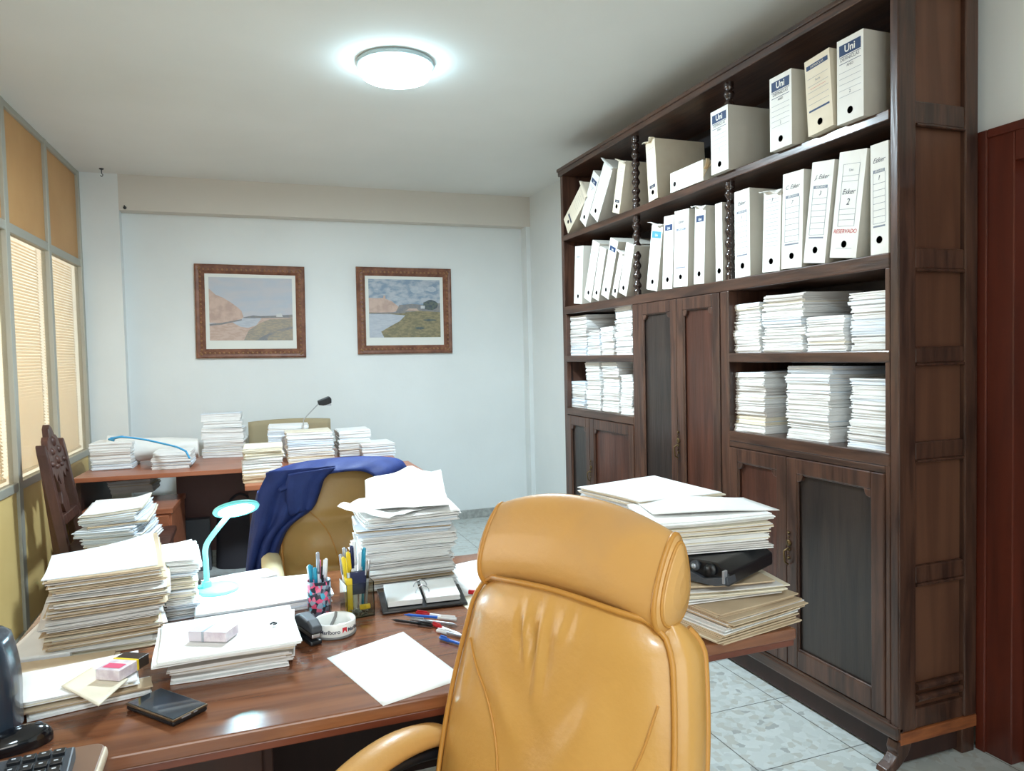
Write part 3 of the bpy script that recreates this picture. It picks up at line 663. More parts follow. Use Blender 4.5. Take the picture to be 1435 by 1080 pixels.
pile(o3[1].x-.01, o3[1].y, dz+o3[2]+.004, -.07, .27, .2, .10, 2, 'capping the middle stack of the far desk', 'papers capping middle stack')
dpile(343, 396, 676, 628, dz, .26, 5, 'at the corner of the wing table', 0, wts=(8, 3, 2, 3, 1))
dpile(404, 468, 648, 606, dz, .26, 5, 'with a cream spine on the wing table', 0, wts=(8, 4, 1, 2, 2), topw=1)
dpile(475, 520, 640, 604, dz, .28, 4, 'beside the cream-spined pile', -.03, wts=(8, 1, 0, 3, 4))
dpile(508, 555, 640, 622, dz, .26, 3, 'at the far end of the wing table', .05, wts=(8, 1, 0, 2, 3))
pile(.29, 5.45, dz, -.07, .28, .2, .225, 4, 'with pale blue cover behind the wing table', 'papers pale blue', wts=(4, 0, 0, 1, 8))
# white wrapped roll and blue strap
t = MB()
ra, rb = Z(182, 640, .75), Z(265, 640, .75)
y_ = 5.52
def roll(u, v):
    x = ra.x-.06+(rb.x-ra.x+.14)*u; q = 2*PI*v; rr = .085*(1-.25*u)+.006*math.sin(5*q+9*u)
    return (x, y_-.02+rr*math.cos(q), .755+.085+rr*math.sin(q)*1.0-.02*u*0+0.03*(1-u))
t.grid(roll, 24, 20)
t.add([roll(0, j/20) for j in range(20)], [list(range(20))]); t.add([roll(1, j/20) for j in range(20)], [list(range(20))[::-1]])
tag(t.build('wrapped_roll', card), 'white wrapped roll lying between the piles on the far desk', 'package')
strap = mat('sky_blue_strap', (66, 158, 206), .5)
p = [Yp(160, 617, 5.08), Yp(172, 615, 5.06), Yp(200, 618, 5.1), Yp(228, 624, 5.08), Yp(248, 629, 5.03), Yp(261, 635, 5.0)]
t = MB(); t.tube([q+Vector((0, 0, .012)) for q in crv(p, 6)], .006, 8, flat=(1, 1.6)); t.tube([p[0], p[0]+Vector((-.03, .01, .008)), p[0]+Vector((-.02, .03, .012)), p[1]+Vector((0, .0, .015))], .007, 6)
t.tube([Vector((p[-1].x, p[-1].y, p[-1].z+.01)), Vector((p[-1].x+.02, p[-1].y-.03, p[-1].z-.03))], .006, 6)
tag(t.build('strap', strap), 'bright blue strap lying across the piles on the far desk', 'strap')
# brown glasses-like ring / tan cushion behind: beige chair behind far desk
bchair = thing('desk_chair', 'beige high-backed chair behind the far desk, only its top showing', 'chair', (.22, 5.95, 0))
tanm = mat('dull_beige_fabric', (168, 154, 122), .8)
zt = Yp(362, 588, 5.97).z
xa, xb = Yp(348, 600, 5.97).x, Yp(462, 600, 5.97).x
t = MB(); t.grid(lambda u, v: (xa+(xb-xa)*u-bchair.location.x, .02*math.cos(u*PI*1)-.03+.02*math.sin(u*PI), .5+(zt-.515+.012*math.sin(u*PI))*v), 16, 12, thick=(0, .05, 0)); t.build('backrest', tanm, bchair)
t = MB(); t.box(-.22, .22, -.5, -.06, .42, .5); t.build('seat', tanm, bchair, bevel=.02)
t = MB(); t.tube([(0, -.28, .42), (0, -.28, .08)], .025); t.build('column', blk, bchair)
t = MB()
for i in range(5):
    q = 2*PI*i/5; t.tube([(0, -.28, .09), (.26*math.cos(q), -.28+.26*math.sin(q), .03)], .015)
t.build('base', blk, bchair)
# small black lamp on far desk
hl = Yp(455, 561, 5.35); bl_ = Yp(425, 584, 5.3)
lp = thing('desk_lamp', 'small black halogen desk lamp above the far desk papers', 'lamp', (bl_.x, 5.3, .75))
loc = Vector((bl_.x, 5.3, .75))
t = MB(); t.lathe([(0, 0), (.05, 0), (.05, .015), (0, .02)], 20); t.build('base', blk, lp)
t = MB(); 
for dx in (-.008, .008): t.tube([(0, dx, .015), (0, dx, bl_.z-.75-.02), (hl.x-loc.x-.02, .05+dx, hl.z-.75)], .003, 6)
t.build('arm', steel, lp)
hd = Vector((hl.x-loc.x, .05, hl.z-.75)); t = MB()
t.prism([(hd.x-.045, hd.z-.03), (hd.x-.05, hd.z+.0), (hd.x+.03, hd.z+.03), (hd.x+.045, hd.z+.012), (hd.x+.045, hd.z-.02), (hd.x-.01, hd.z-.035)], .02, .08, 'y'); t.build('head', blk, lp, bevel=.006)
t = MB(); t.box(hd.x+.0, hd.x+.042, .025, .075, hd.z-.036, hd.z-.026); t.build('reflector', silver, lp)
# pile on the drawer pedestal
o = dpile(155, 212, 692, 674, .5605, .26, 3, 'on the low drawer unit', -.07)
# bags below the far desk
bagm = mat('black_bag_cloth', (46, 44, 50), .8); greyb = mat('slate_box', (84, 88, 94), .7)
p = Z(240, 778, 0)
tag(MB().box(p.x, p.x+.30, p.y-.55, p.y-.35, 0, .36).build('storage_box', greyb, bevel=.006), 'slate grey box on the floor under the far desk', 'box')
bg = thing('tote_bag', 'dark fabric bag with loop handles on the floor beside the grey box', 'bag', (p.x+.5, p.y-.5, 0))
t = MB(); t.grid(lambda u, v: (.17*math.cos(2*PI*u)*(1-.1*v)+.01*math.sin(8*u*PI), .09*math.sin(2*PI*u)*(1-.35*v)+.006*math.sin(10*u*PI), .39*v), 28, 10); t.add([(.17*math.cos(2*PI*u/28), .09*math.sin(2*PI*u/28), .001) for u in range(28)], [list(range(28))])
t.add([(.15*math.cos(2*PI*u/28), .058*math.sin(2*PI*u/28), .37) for u in range(28)], [list(range(28))]); t.build('bag_body', bagm, bg)
for s_ in (-.03, .03):
    t = MB(); t.tube(crv([(-.08, s_, .36), (-.07, s_, .46), (0, s_, .51), (.07, s_, .46), (.08, s_, .36)], 6), .008, 8); t.build('handle', bagm, bg)
# ================================================================ CARVED CHAIR
cc = thing('carved_chair', 'dark carved wooden chair with pierced crest standing against the glazed partition', 'chair', (-.86, 4.52, 0), rz=-PI/2+.0)
# local: +y faces room (+X world after rotation -90deg -> y->+x), x lateral
def cpart(mb, n, **k): return mb.build(n, carved, cc, **k)
zt0 = 1.06
for s_ in (-1, 1):
    t = MB(); t.prism([(s_*.19-.022, 0), (s_*.19+.022, 0), (s_*.20+.024, .45), (s_*.20+.022, .98), (s_*.20+.012, 1.02), (s_*.20, 1.03), (s_*.20-.012, 1.02), (s_*.20-.022, .98), (s_*.20-.024, .45)], -.05, -.005, 'y')
    for i, v in enumerate(t.v): t.v[i] = (v[0], v[1]-max(0, v[2]-.45)*.16, v[2])
    cpart(t, 'stile', bevel=.004)
    t = MB(); t.lathe([(.024, 0), (.018, .05), (.026, .1), (.02, .16), (.026, .3), (.022, .42), (.024, .43)], 12, (s_*.2, .42, 0)); cpart(t, 'leg')
t = MB(); t.box(-.235, .235, -.05, .46, .43, .47); cpart(t, 'seat', bevel=.01)
def tilt(mb):
    for i, v in enumerate(mb.v): mb.v[i] = (v[0], v[1]-max(0, v[2]-.45)*.16, v[2])
    return mb
t = MB(); t.box(-.18, .18, -.045, -.01, .60, .65); cpart(tilt(t), 'lower_rail', bevel=.004)
crest = [(-.18, .84), (-.18, .96), (-.15, 1.0), (-.13, .98), (-.11, 1.04), (-.08, 1.06), (-.06, 1.05), (-.035, 1.10), (0, 1.12), (.035, 1.10), (.06, 1.05), (.08, 1.06), (.11, 1.04), (.13, .98), (.15, 1.0), (.18, .96), (.18, .84), (.13, .87), (.1, .82), (.06, .86), (.03, .80), (-.03, .80), (-.06, .86), (-.1, .82), (-.13, .87)]
t = MB(); t.prism(crest, -.045, -.012, 'y')
for (x, z, r_) in ((0, 1.03, .03), (-.07, .98, .022), (.07, .98, .022), (-.13, .92, .018), (.13, .92, .018), (0, .93, .026), (-.05, .9, .016), (.05, .9, .016)):
    t.lathe([(0, .016), (r_*.6, .012), (r_, 0), (r_*.9, -.005)], 10, (x, -.012, z), ax='y')
cpart(tilt(t), 'carved_crest', bevel=.003)
t = MB(); t.prism([(-.05, .65), (.05, .65), (.07, .7), (.045, .76), (.06, .82), (-.06, .82), (-.045, .76), (-.07, .7)], -.038, -.018, 'y'); cpart(tilt(t), 'splat', bevel=.003)
t = MB(); t.box(-.19, .19, .40, .43, .2, .24); t.box(-.2, -.17, 0, .42, .12, .15); t.box(.17, .2, 0, .42, .12, .15); cpart(t, 'stretcher', bevel=.003)
# pile on its seat
A = Z(122, 752, .47)
pile(-.63, 4.30, .4705, -.12, .27, .34, .22, 7, 'standing on the carved chair seat', 'papers on the carved chair seat', t=.003, jit=.010, bj=.02, wts=(8, 3, 2, 2, 4), curl=.012, corner=.05, topw=0)
# ================================================================ NEAR DESK
nd = thing('main_desk', 'large glossy brown wooden desk in front of the mustard chair', 'desk', (-.55, 1.42, 0))
NX, NY = -.55, 1.42
t = MB(); t.box(0, 1.80, 0, .985, .722, .75); t.build('desktop', deskw, nd, bevel=.004)
t = MB(); t.box(.004, 1.796, .004, .03, .706, .722); t.box(.004, 1.796, .955, .98, .706, .722); t.box(.004, .03, .03, .955, .706, .722); t.box(1.77, 1.796, .03, .955, .706, .722); t.build('edge_band', deske, nd, bevel=.002)
for x0, x1 in ((.17, .58), (1.18, 1.595)):
    pd = MB().box(x0, x1, .10, .86, .04, .706).build('pedestal', deskd, nd, bevel=.003)
    for k, (z0, z1) in enumerate(((.06, .26), (.27, .47), (.48, .69))):
        MB().box(x0+.02, x1-.02, .082, .10, z0, z1).build('drawer', deskd, nd, bevel=.003)
        MB().tube([((x0+x1)/2-.05, .068, (z0+z1)/2), ((x0+x1)/2+.05, .068, (z0+z1)/2)], .005).build('drawer_handle', brass, nd)
    MB().box(x0+.02, x1-.02, .13, .84, 0, .04).build('plinth', deskd, nd)
MB().box(.58, 1.18, .78, .80, .15, .706).build('modesty_panel', deskd, nd)
# side return with keyboard
rt = thing('return_table', 'low brown side table carrying the keyboard beside the main desk', 'table', (-1.05, .845, .0165))
retm = mat('return_table_top', (128, 96, 74), .5)
t = MB(); pts = [(0, 0), (.80, 0)]+[(.78+.02*math.cos(q*PI/8), .578+.02*math.sin(q*PI/8)) for q in range(5)]+[(0, .598)]; t.prism(pts, .728, .752, 'z'); t.build('table_top', retm, rt, bevel=.002)
t = MB(); t.tube([(.801, 0.002, .740), (.801, .58, .740)], .0125, 8, flat=(1, .35)); t.build('edge_trim', mat('cream_edging', (214, 196, 170), .5), rt)
for x in (.03, .72):
    for y in (.03, .53): MB().box(x, x+.035, y, y+.035, 0, .728).build('leg', blk, rt)
kz = .7525
kb = thing('keyboard', 'dark grey computer keyboard at the corner of the side table', 'keyboard', (0, 0, 0))
kz += .0165
kr = Z(112, 1054, kz+.02); kM = Matrix.Rotation(.06, 4, 'Z'); kM.translation = (kr.x-.44, kr.y-.165, kz)
t = MB(); t.prism([(0, 0), (.16, 0), (.16, .022), (.15, .026), (0, .012)], 0, .44, 'x', M=kM); t.build('case', dgrey, kb, bevel=.003)
t = MB()
for i in range(20):
    for j in range(6):
        if i in (15,): continue
        y = .012+j*.0225+(.006 if j == 5 else 0); z = .0125+(y)/.15*.0125
        t.box(.012+i*.021, .012+i*.021+.018, y, y+.017, z, z+.007, 0, kM)
t.build('keys', blk, kb, bevel=.001)
t = MB()
for i in range(20):
    for j in range(6):
        if i == 15: continue
        y = .012+j*.0225+(.006 if j == 5 else 0); z = .0125+y/.15*.0125+.0072; x = .012+i*.021+.005
        t.add([tuple(kM@Vector(q)) for q in ((x, y+.008, z), (x+.006, y+.008, z), (x+.006, y+.012, z), (x, y+.012, z))], [(0, 1, 2, 3)])
t.build('key_legends', mat('legend_white', (196, 200, 206), .5), kb)
# mouse on desk
mp = Z(46, 1050, .7505); ms_ = thing('computer_mouse', 'glossy black computer mouse on the desk above the keyboard', 'mouse', (mp.x-.03, mp.y+.02, .7505), rz=-1.25)
def mfn(u, v):
    a = 2*PI*u; r_ = math.sin(v*PI/2); x = .032*math.cos(a)*r_; y = .058*math.sin(a)*r_; z = .036*math.cos(v*PI/2)**.7*(1+.12*math.sin(a)*r_)
    return (x, y, z)
t = MB(); t.grid(mfn, 28, 12); t.build('shell', blkg, ms_)
t = MB(); t.lathe([(0, -.004), (.008, -.003), (.009, 0), (.008, .003), (0, .004)], 14, (0, .034, .028), ax='x'); t.build('wheel', dgrey, ms_)
# black rounded speaker at left edge
sp = Z(-36, 1046, .7505); s_ = thing('desktop_speaker', 'dark glossy rounded speaker at the edge of the desk', 'speaker', (sp.x, sp.y+.02, .7505))
bluek = mat('blue_black_plastic', (40, 52, 66), .25, coat=.3)
def sfn(u, v):
    a = 2*PI*u; k = .045+.024*math.sin(min(1, (1-v)*1.2+.1)*PI*.6); sq = lambda c: math.copysign(abs(c)**.6, c)
    e = 1 if v < .9 else math.cos((v-.9)/.1*PI/2)**.5+1e-4
    return (sq(math.cos(a))*k*e, sq(math.sin(a))*.06*e, .015+.19*v)
t = MB(); t.grid(sfn, 32, 20); t.build('cabinet', bluek, s_)
t = MB(); t.lathe([(0, 0), (.058, 0), (.058, .008), (.045, .016), (0, .018)], 28); t.build('base', blk, s_)
t = MB(); t.lathe([(0, -.004), (.02, -.004), (.028, .0), (.032, .004)], 24, (0, -.066, .08), ax='y'); t.build('driver', blk, s_)
# ---------------------------------------------------------------- piles on the near desk
D = .7505
w_near = (5, 4, 5, 4, 1)
o = pile(-.348, 2.10, D, .08, .245, .30, .18, 8, 'tall at partition end of main desk', 'papers tall near the partition', t=.002, jit=.011, bj=.015, wts=(2, 3, 8, 7, 0), curl=.012, topw=4, adj='brownish', lean=(.01, .02), corner=.02)  # extra manila and grey sheets stand in for dim light on its front
# splayed sheets to the right of this pile
def sheet(name, corners, z, label, m=pw, thick=.0012, bend=0, ph=0, cat='paper', n=12, zf=None):
    """corners: 4 xy (or xyz) points in order"""
    c = [Vector((q[0], q[1], (q[2] if len(q) > 2 else z))) for q in corners]
    def fn(u, v):
        p = c[0]*(1-u)*(1-v)+c[1]*u*(1-v)+c[2]*u*v+c[3]*(1-u)*v
        return (p.x, p.y, p.z+thick+bend*(math.sin(u*PI+ph)**2)*(.4+.6*v)+(zf(u, v) if zf else 0))
    t = MB(); t.grid(fn, n, n, thick=(0, 0, -thick), smooth=True); return tag(t.build(name, m), label, cat)
def q4(pts, z): return [tuple(Z(a, b, z))[:2] for a, b in pts]
pile(-.190, 2.24, D, .10, .085, .24, .15, 6, 'lit white beside the mint lamp', 'papers lit beside the mint lamp', t=.0024, jit=.010, bj=.010, wts=(8, 2, 0, 1, 2), curl=.008, corner=.006)
# folder pile under the lamp
lamp_z = D+.032
# low pile under the lamp
c0 = Z(320, 838, lamp_z)
pile(.035, 2.17, D, .04, .36, .25, .031, 2, 'low under the mint lamp base', 'papers under the mint lamp', t=.003, wts=(9, 1, 0, 1, 2), jit=.004)
pile(-.03, 2.37-.02, D, .3, .20, .08, .030, 1, 'sticking out behind the mint lamp', 'papers behind the mint lamp', t=.003, wts=(9, 1, 0, 1, 2))
# front white folder pile
cA, cB = Z(215, 925, .82), Z(420, 893, .82)
rz_ = math.atan2(cB.y-cA.y, cB.x-cA.x); wd = (cB-cA).length
ctr = (cA+cB)/2+Vector((-math.sin(rz_), math.cos(rz_), 0))*.125
pile(ctr.x+.015, ctr.y+.01, D, rz_-.03, wd*.86, .23, .050, 4, 'under the bright white folder', 'papers under the bright white folder', t=.0028, jit=.006, bj=.012, wts=(4, 3, 6, 3, 0), adj='brownish')
pile(ctr.x, ctr.y, D+.053, rz_, wd, .25, .012, 1, 'large and bright, topping the front pile', 'papers topping the front pile', t=.003, jit=.006, wts=(8, 0, 0, 1, 3), adj='white', noun='folder', curl=.003)
TOPZ = D+.0665
# clear cigarette packet and clip on it
def packet(c, rz, label, mats, name='cigarette_packet'):
    r = thing(name, label, 'packet', c, rz=rz)
    MB().box(-.028, .028, -.044, .044, 0, .022).build('carton', mats[0], r, bevel=.0015)
    t = MB(); t.box(-.0285, .0285, .014, .0445, -.0005+.0007, .0225); t.build('flip_top', mats[1], r, bevel=.001)
    t = MB(); t.box(-.0286, .0286, .008, .0135, .0, .0228); t.build('band', mats[2], r)
    t = MB(); t.add([(-.02, -.034, .0225), (.02, -.034, .0225), (.02, -.012, .0225), (-.02, -.012, .0225)], [(0, 1, 2, 3)]); t.build('printed_patch', mats[3], r)
    return r
pwm = mat('pack_white', (232, 222, 226), .3, col2=(206, 190, 200), scale=60)
pd_ = Z(172, 938, D+.045)
packet((pd_.x, pd_.y, D+.041), -.55, 'pink and white cigarette packet with yellow-black top on loose papers', (pwm, mat('pack_dark', (54, 44, 40), .3), yellow, mat('pack_pink', (226, 96, 130), .3)))
p2 = Z(300, 893, TOPZ)
packet((p2.x, p2.y, TOPZ+.001), 1.1, 'pale cigarette packet lying on the bright white folder', (pwm, mat('pack_pale', (214, 206, 214), .25), silver, mat('pack_rose', (214, 170, 184), .3)))
pk = Z(383, 876, TOPZ); t = MB(); t.tube(crv([(pk.x-.006, pk.y, TOPZ+.004), (pk.x, pk.y+.006, TOPZ+.005), (pk.x+.007, pk.y, TOPZ+.004), (pk.x, pk.y-.005, TOPZ+.004)], 5), .0022, 6); tag(t.build('paper_clip', blk), 'tiny black clip on the bright white folder', 'clip')
# loose papers at left
def lp_(pts, z, lb, m=pw, **k): return sheet('loose_sheet', q4(pts, z), z, lb, m, **k)
pile(-.43, 1.80, D, .05, .27, .16, .022, 2, 'thin, low, at partition end of desk', 'papers thin brown', t=.003, wts=(2, 2, 8, 2, 0), adj='manila', jit=.008)
pA = pile(-.395, 1.715, D+.024, .12, .30, .17, .012, 1, 'splayed beside the phone', 'papers splayed beside the phone', t=.002, jit=.012, wts=(9, 3, 1, 1, 0))
pile(-.31, 1.665, D, .2, .22, .05, .020, 2, 'jutting out beside the phone', 'papers jutting beside the phone', t=.003, jit=.008, wts=(9, 3, 1, 1, 0))
sheet('envelope', q4([(86, 962), (138, 990), (180, 952), (130, 935)], D+.038), D+.0385, 'cream envelope on the loose papers under the cigarette packet', pc, .0015)
# white booklet at far left edge of desk
pb_ = q4([(22, 912), (44, 906), (62, 866), (42, 868)], D+.03)
sheet('booklet', [(-.545, 1.93), (-.40, 1.93), (-.40, 2.2), (-.52, 2.2)], D, 'white booklet sticking out beside the tall pile', pw, .016)
# smartphone
pL, pN, pR_, pT = [Z(a, b, D+.016) for a, b in ((176, 984), (246, 1010), (291, 982), (222, 962))]
phc = (pL+pN+pR_+pT)/4; ang = math.atan2(pN.y-pL.y, pN.x-pL.x)
ph = thing('smartphone', 'black smartphone lying screen up at the edge of loose papers', 'phone', (phc.x, phc.y, D+.0185), rot=(.0, .0, ang))
t = MB(); t.box(-.074, .074, -.038, .038, -.018, -.008); t.build('case', blk, ph, bevel=.004, seg=3)
t = MB(); t.box(-.0745, .0745, -.0385, .0385, -.009, -.0045); t.build('body', mat('bronze_metal', (120, 104, 84), .3, metal=.8), ph, bevel=.0015, seg=3)
t = MB(); t.box(-.0715, .0715, -.0355, .0355, -.0046, -.0034); t.build('screen', mat('phone_screen', (24, 34, 46), .06, coat=1, col2=(48, 66, 82), scale=18), ph, bevel=.0008)
t = MB(); t.box(.0745, .0755, -.02, .0, -.0085, -.006); t.box(.0745, .0755, .006, .014, -.0085, -.006); t.build('side_button', silver, ph)
# stapler
sc_ = Z(433, 900, D); st = thing('stapler', 'small black and steel stapler beside the white ashtray', 'stapler', (sc_.x, sc_.y+.02, D), rz=-1.25)
t = MB(); t.box(-.055, .05, -.015, .015, 0, .012); t.build('base', blk, st, bevel=.004)
t = MB(); t.box(-.05, .05, -.011, .011, .018, .028); t.build('magazine', steel, st, bevel=.002)
t = MB(); prof = [(-.055, .03), (-.05, .052), (-.02, .062), (.03, .058), (.055, .045), (.056, .03)]; t.prism(prof, -.015, .015, 'y'); t.build('top_arm', dgrey, st, bevel=.006, seg=3)
t = MB(); t.box(-.055, -.035, -.012, .012, .01, .04); t.build('hinge', blk, st, bevel=.002)
# ashtray with lettering
ac = Z(472, 893, D); ac = Vector((ac.x, ac.y+.035, D))
at_ = thing('ashtray', 'round white ceramic ashtray with black lettering and red chevrons', 'ashtray', ac)
t = MB(); t.lathe([(.001, .0), (.046, .0), (.05, .004), (.0515, .02), (.0515, .034), (.049, .037), (.044, .034), (.042, .014), (.036, .009), (.001, .009)], 48); t.build('bowl', ceram, at_)
t = MB(); t.lathe([(.0495, .0002), (.052, .0005), (.052, .006), (.0502, .006)], 48); t.build('grey_foot_ring', mat('grey_glaze', (120, 120, 120), .3), at_)
vs, fs = text_mesh('Marlboro', .0135, 0, 0.0001, .0003)
for k, a0 in enumerate((-PI/2-.36, -PI/2+1.02, PI/2)):
    t = MB(); t.add([((.0518+v[2])*math.cos(a0+v[0]/.0515), (.0518+v[2])*math.sin(a0+v[0]/.0515), .0145+v[1]) for v in vs], fs); t.build('lettering', inkk, at_)
t = MB()
for a0 in (-PI/2+.36, PI/2-.9):
    def pt(x, z): return (.0519*math.cos(a0+x/.0515), .0519*math.sin(a0+x/.0515), z)
    t.add([pt(-.006, .013), pt(-.006, .027), pt(.006, .027), pt(.006, .013), pt(.0, .02)], [(0, 1, 2, 3, 4)])
t.build('red_chevron', inkr, at_)
t = MB(); t.tube([(-.01, .01, .012), (.005, .03, .03), (.008, .036, .04)], .004, 8); tag(t.build('cigarette_end', mat('ash_grey', (120, 118, 116), .8)), 'grey burnt cigarette end resting in the ashtray', 'cigarette end').location = ac
# pens
def pen(p0, p1, body, cap, label, grp, r=.004, name='pen', parent=None, capfrac=.35):
    p0, p1 = Vector(p0), Vector(p1); o = thing(name, label, 'pen', p0, group=grp)
    dv = p1-p0; L = dv.length; rot = dv.to_track_quat('Z', 'Y'); o.rotation_mode = 'QUATERNION'; o.rotation_quaternion = rot
    t = MB(); t.lathe([(0.0005, 0), (.0015, .004), (r*.9, .014), (r*.9, L*(1-capfrac))], 10); t.build('barrel', body, o)
    t = MB(); t.lathe([(r*.9, L*(1-capfrac)), (r*1.1, L*(1-capfrac)), (r*1.1, L-.003), (r*.7, L), (.0003, L)], 10); t.box(-.0012, .0012, r*1.1, r*1.1+.003, L*(1-capfrac)+.008, L-.004); t.build('cap', cap, o)
    return o
# floral cup
cu = Z(450, 868, D); cu = Vector((cu.x, cu.y+.03, D))
fl = mat('floral_print', (40, 42, 52), .4)
def floral(m):
    nt = m.node_tree; b = nt.nodes['Principled BSDF']; tc = nt.nodes.new('ShaderNodeTexCoord'); v = nt.nodes.new('ShaderNodeTexVoronoi'); v.inputs['Scale'].default_value = 100
    r = nt.nodes.new('ShaderNodeValToRGB'); r.color_ramp.interpolation = 'CONSTANT'; e = r.color_ramp.elements; e[0].color = (*lin((40, 44, 58)), 1); e[1].position = .85; e[1].color = (*lin((150, 170, 190)), 1)
    for p, c in ((.3, (222, 84, 124)), (.45, (60, 62, 80)), (.58, (70, 170, 200)), (.68, (232, 120, 150)), (.76, (110, 120, 140))): q = e.new(p); q.color = (*lin(c), 1)
    s = nt.nodes.new('ShaderNodeSeparateColor'); nt.links.new(tc.outputs['Object'], v.inputs['Vector']); nt.links.new(v.outputs['Color'], s.inputs[0]); nt.links.new(s.outputs[0], r.inputs[0]); nt.links.new(r.outputs[0], b.inputs['Base Color'])
floral(fl)
cup = MB().lathe([(.001, .003), (.029, .003), (.029, .098), (.0305, .098), (.0305, 0), (.001, 0)], 40).build('pencil_cup', fl, loc=cu)
tag(cup, 'round pencil cup with pink and blue floral print', 'cup')
G1 = 'pens standing in the floral cup'
for i, (dx, dy, L, bm, cm, lb) in enumerate(((-.018, .0, .135, white, teal, 'white pen with teal clip end in the floral cup'), (-.008, -.012, .13, teal, teal, 'teal pen in the floral cup'), (.0, .004, .165, white, silver, 'tallest pale pen in the floral cup'), (.012, .0, .13, blk, blk, 'black pen in the floral cup'), (.016, -.01, .15, silver, white, 'silver pen tilted in the floral cup'), (-.02, .012, .128, blue, white, 'blue pen in the floral cup'), (.004, .016, .14, white, pink, 'white pen with pink end in the floral cup'))):
    b0 = cu+Vector((dx*.55, dy*.55, .006)); pen(b0, b0+Vector((dx*.7, dy*.7, L)), bm, cm, lb, G1, r=.0042)
# acrylic holder
ho = Z(503, 866, D); ho = Vector((ho.x+.002, ho.y+.037, D))
acr = mat('smoky_acrylic', (222, 224, 214), .05, trans=1, ior=1.2)
hm = thing('pen_holder', 'clear acrylic pen holder filled with pens beside the floral cup', 'holder', ho, rz=.12)
t = MB()
for a in ((-.037, .037, -.037, -.035), (-.037, .037, .035, .037), (-.037, -.035, -.035, .035), (.035, .037, -.035, .035)): t.box(a[0], a[1], a[2], a[3], .002, .092)
t.build('clear_walls', acr, hm); MB().box(-.037, .037, -.037, .037, 0, .003).build('base', acr, hm)
G2 = 'items standing in the clear holder'
tag(MB().box(-.016, .030, .0, .012, .0, .06).build('note_block', navyp, loc=ho+Vector((0, 0, .052)), bevel=.001), 'navy note block sticking up from the clear holder', 'block')
tag(MB().box(-.03, -.012, -.01, .004, 0, .095).build('glue_stick', yellow, loc=ho+Vector((0, 0, .004)), bevel=.003), 'yellow pack standing inside the clear holder', 'pack')
tag(MB().box(.002, .03, -.033, -.022, 0, .012).build('eraser', yellow, loc=ho+Vector((0, 0, .02)), bevel=.002), 'small yellow eraser low inside the clear holder', 'eraser')
t = MB(); rr = random.Random(3)
for i in range(26):
    a = Vector((rr.uniform(-.03, .03), rr.uniform(-.03, .0), .005+rr.uniform(0, .014))); t.tube([a, a+Vector((rr.uniform(-.012, .012), rr.uniform(-.008, .008), rr.uniform(0, .004)))], .001, 5)
tag(t.build('paper_clips', steel, loc=ho), 'loose metal paper clips at the bottom of the clear holder', 'clips', kind='stuff')
for i, (dx, dy, L, bm, cm, lb) in enumerate(((.02, .022, .165, teal, teal, 'teal pen leaning out of the clear holder'), (.012, .025, .155, white, white, 'white pen leaning beside the teal pen'), (-.006, .02, .175, white, navyp, 'white pen with navy end in the clear holder'), (-.014, .018, .16, white, yellow, 'white pen with yellow end in the clear holder'), (-.024, .01, .15, yellow, yellow, 'yellow pencil at the side of the clear holder'), (-.028, .02, .155, white, silver, 'white pen at the side of the clear holder'), (.0, .028, .185, white, white, 'tallest white marker in the clear holder'), (-.02, .028, .17, silver, silver, 'silver pen at the back of the clear holder'), (.024, -.012, .14, silver, steel, 'thin silver pen at the front of the clear holder'))):
    b0 = ho+Vector((dx*.8, dy*.8, .005)); pen(b0, b0+Vector((dx*.55, dy*.3, L)), bm, cm, lb, G2, r=.0042 if i != 6 else .006)
# desk calendar
c1, c2, c3 = Z(536, 862, D), Z(656, 848, D), Z(540, 822, D)
ca = math.atan2(c2.y-c1.y, c2.x-c1.x); cw = (c2-c1).length
cal = thing('desk_calendar', 'black desk calendar stand holding white leaf blocks on rings', 'calendar', (c1.x, c1.y, D), rz=ca)
t = MB(); t.prism([(0, 0), (.17, 0), (.17, .02), (.12, .024), (.0, .008)], 0, cw, 'x'); t.build('stand', blkg, cal, bevel=.003)
for x0 in (.018, cw/2+.006):
    t = MB()
    for k in range(7):
        t.prism([(.02, .013+k*.002), (.135, .0265+k*.002), (.135, .0283+k*.002), (.02, .0148+k*.002)], x0+random.uniform(-.001, .001), x0+cw/2-.024+random.uniform(-.001, .001), 'x')
    t.build('leaf_block', pw, cal)
for yy in (.06, .1):
    t = MB(); z0 = .018+(yy-.02)*.117; t.tube(crv([(cw/2-.02, yy, z0+.006), (cw/2-.014, yy, z0+.02), (cw/2, yy, z0+.028), (cw/2+.014, yy, z0+.02), (cw/2+.02, yy, z0+.006)], 5), .0016, 6); t.build('ring', steel, cal)
# pens lying
G3 = 'pens lying loose before the calendar'
def lie(a, b, bm, cm, lb, z=.0052, **k):
    p0, p1 = Z(a[0], a[1], D+z), Z(b[0], b[1], D+z); pen(p0, p1, bm, cm, lb, G3, **k)
lie((549, 868), (606, 876), blk, blk, 'black pen lying farthest out before the calendar')
lie((566, 861), (640, 867), blue, white, 'blue and white pen lying before the calendar', .0145)
lie((640, 866), (583, 858), white, red, 'red and white pen lying nearest the calendar', z=.006)
lie((640, 875), (575, 867), silver, silver, 'silver pen lying among the loose pens', z=.006)
lie((648, 890), (606, 874), white, red, 'white pen with red cap pointing at the chair', z=.0052)
lie((655, 893), (612, 883), silver, white, 'pale pen beside the blue pen', z=.0052)
lie((655, 905), (616, 893), blue, blue, 'blue pen lying closest to the chair', z=.0052)
# A4 sheet
sheet('blank_sheet', q4([(458, 922), (537, 989), (652, 950), (565, 885)], D), D, 'blank white sheet lying at the desk edge before the mustard chair', pw, .0004)
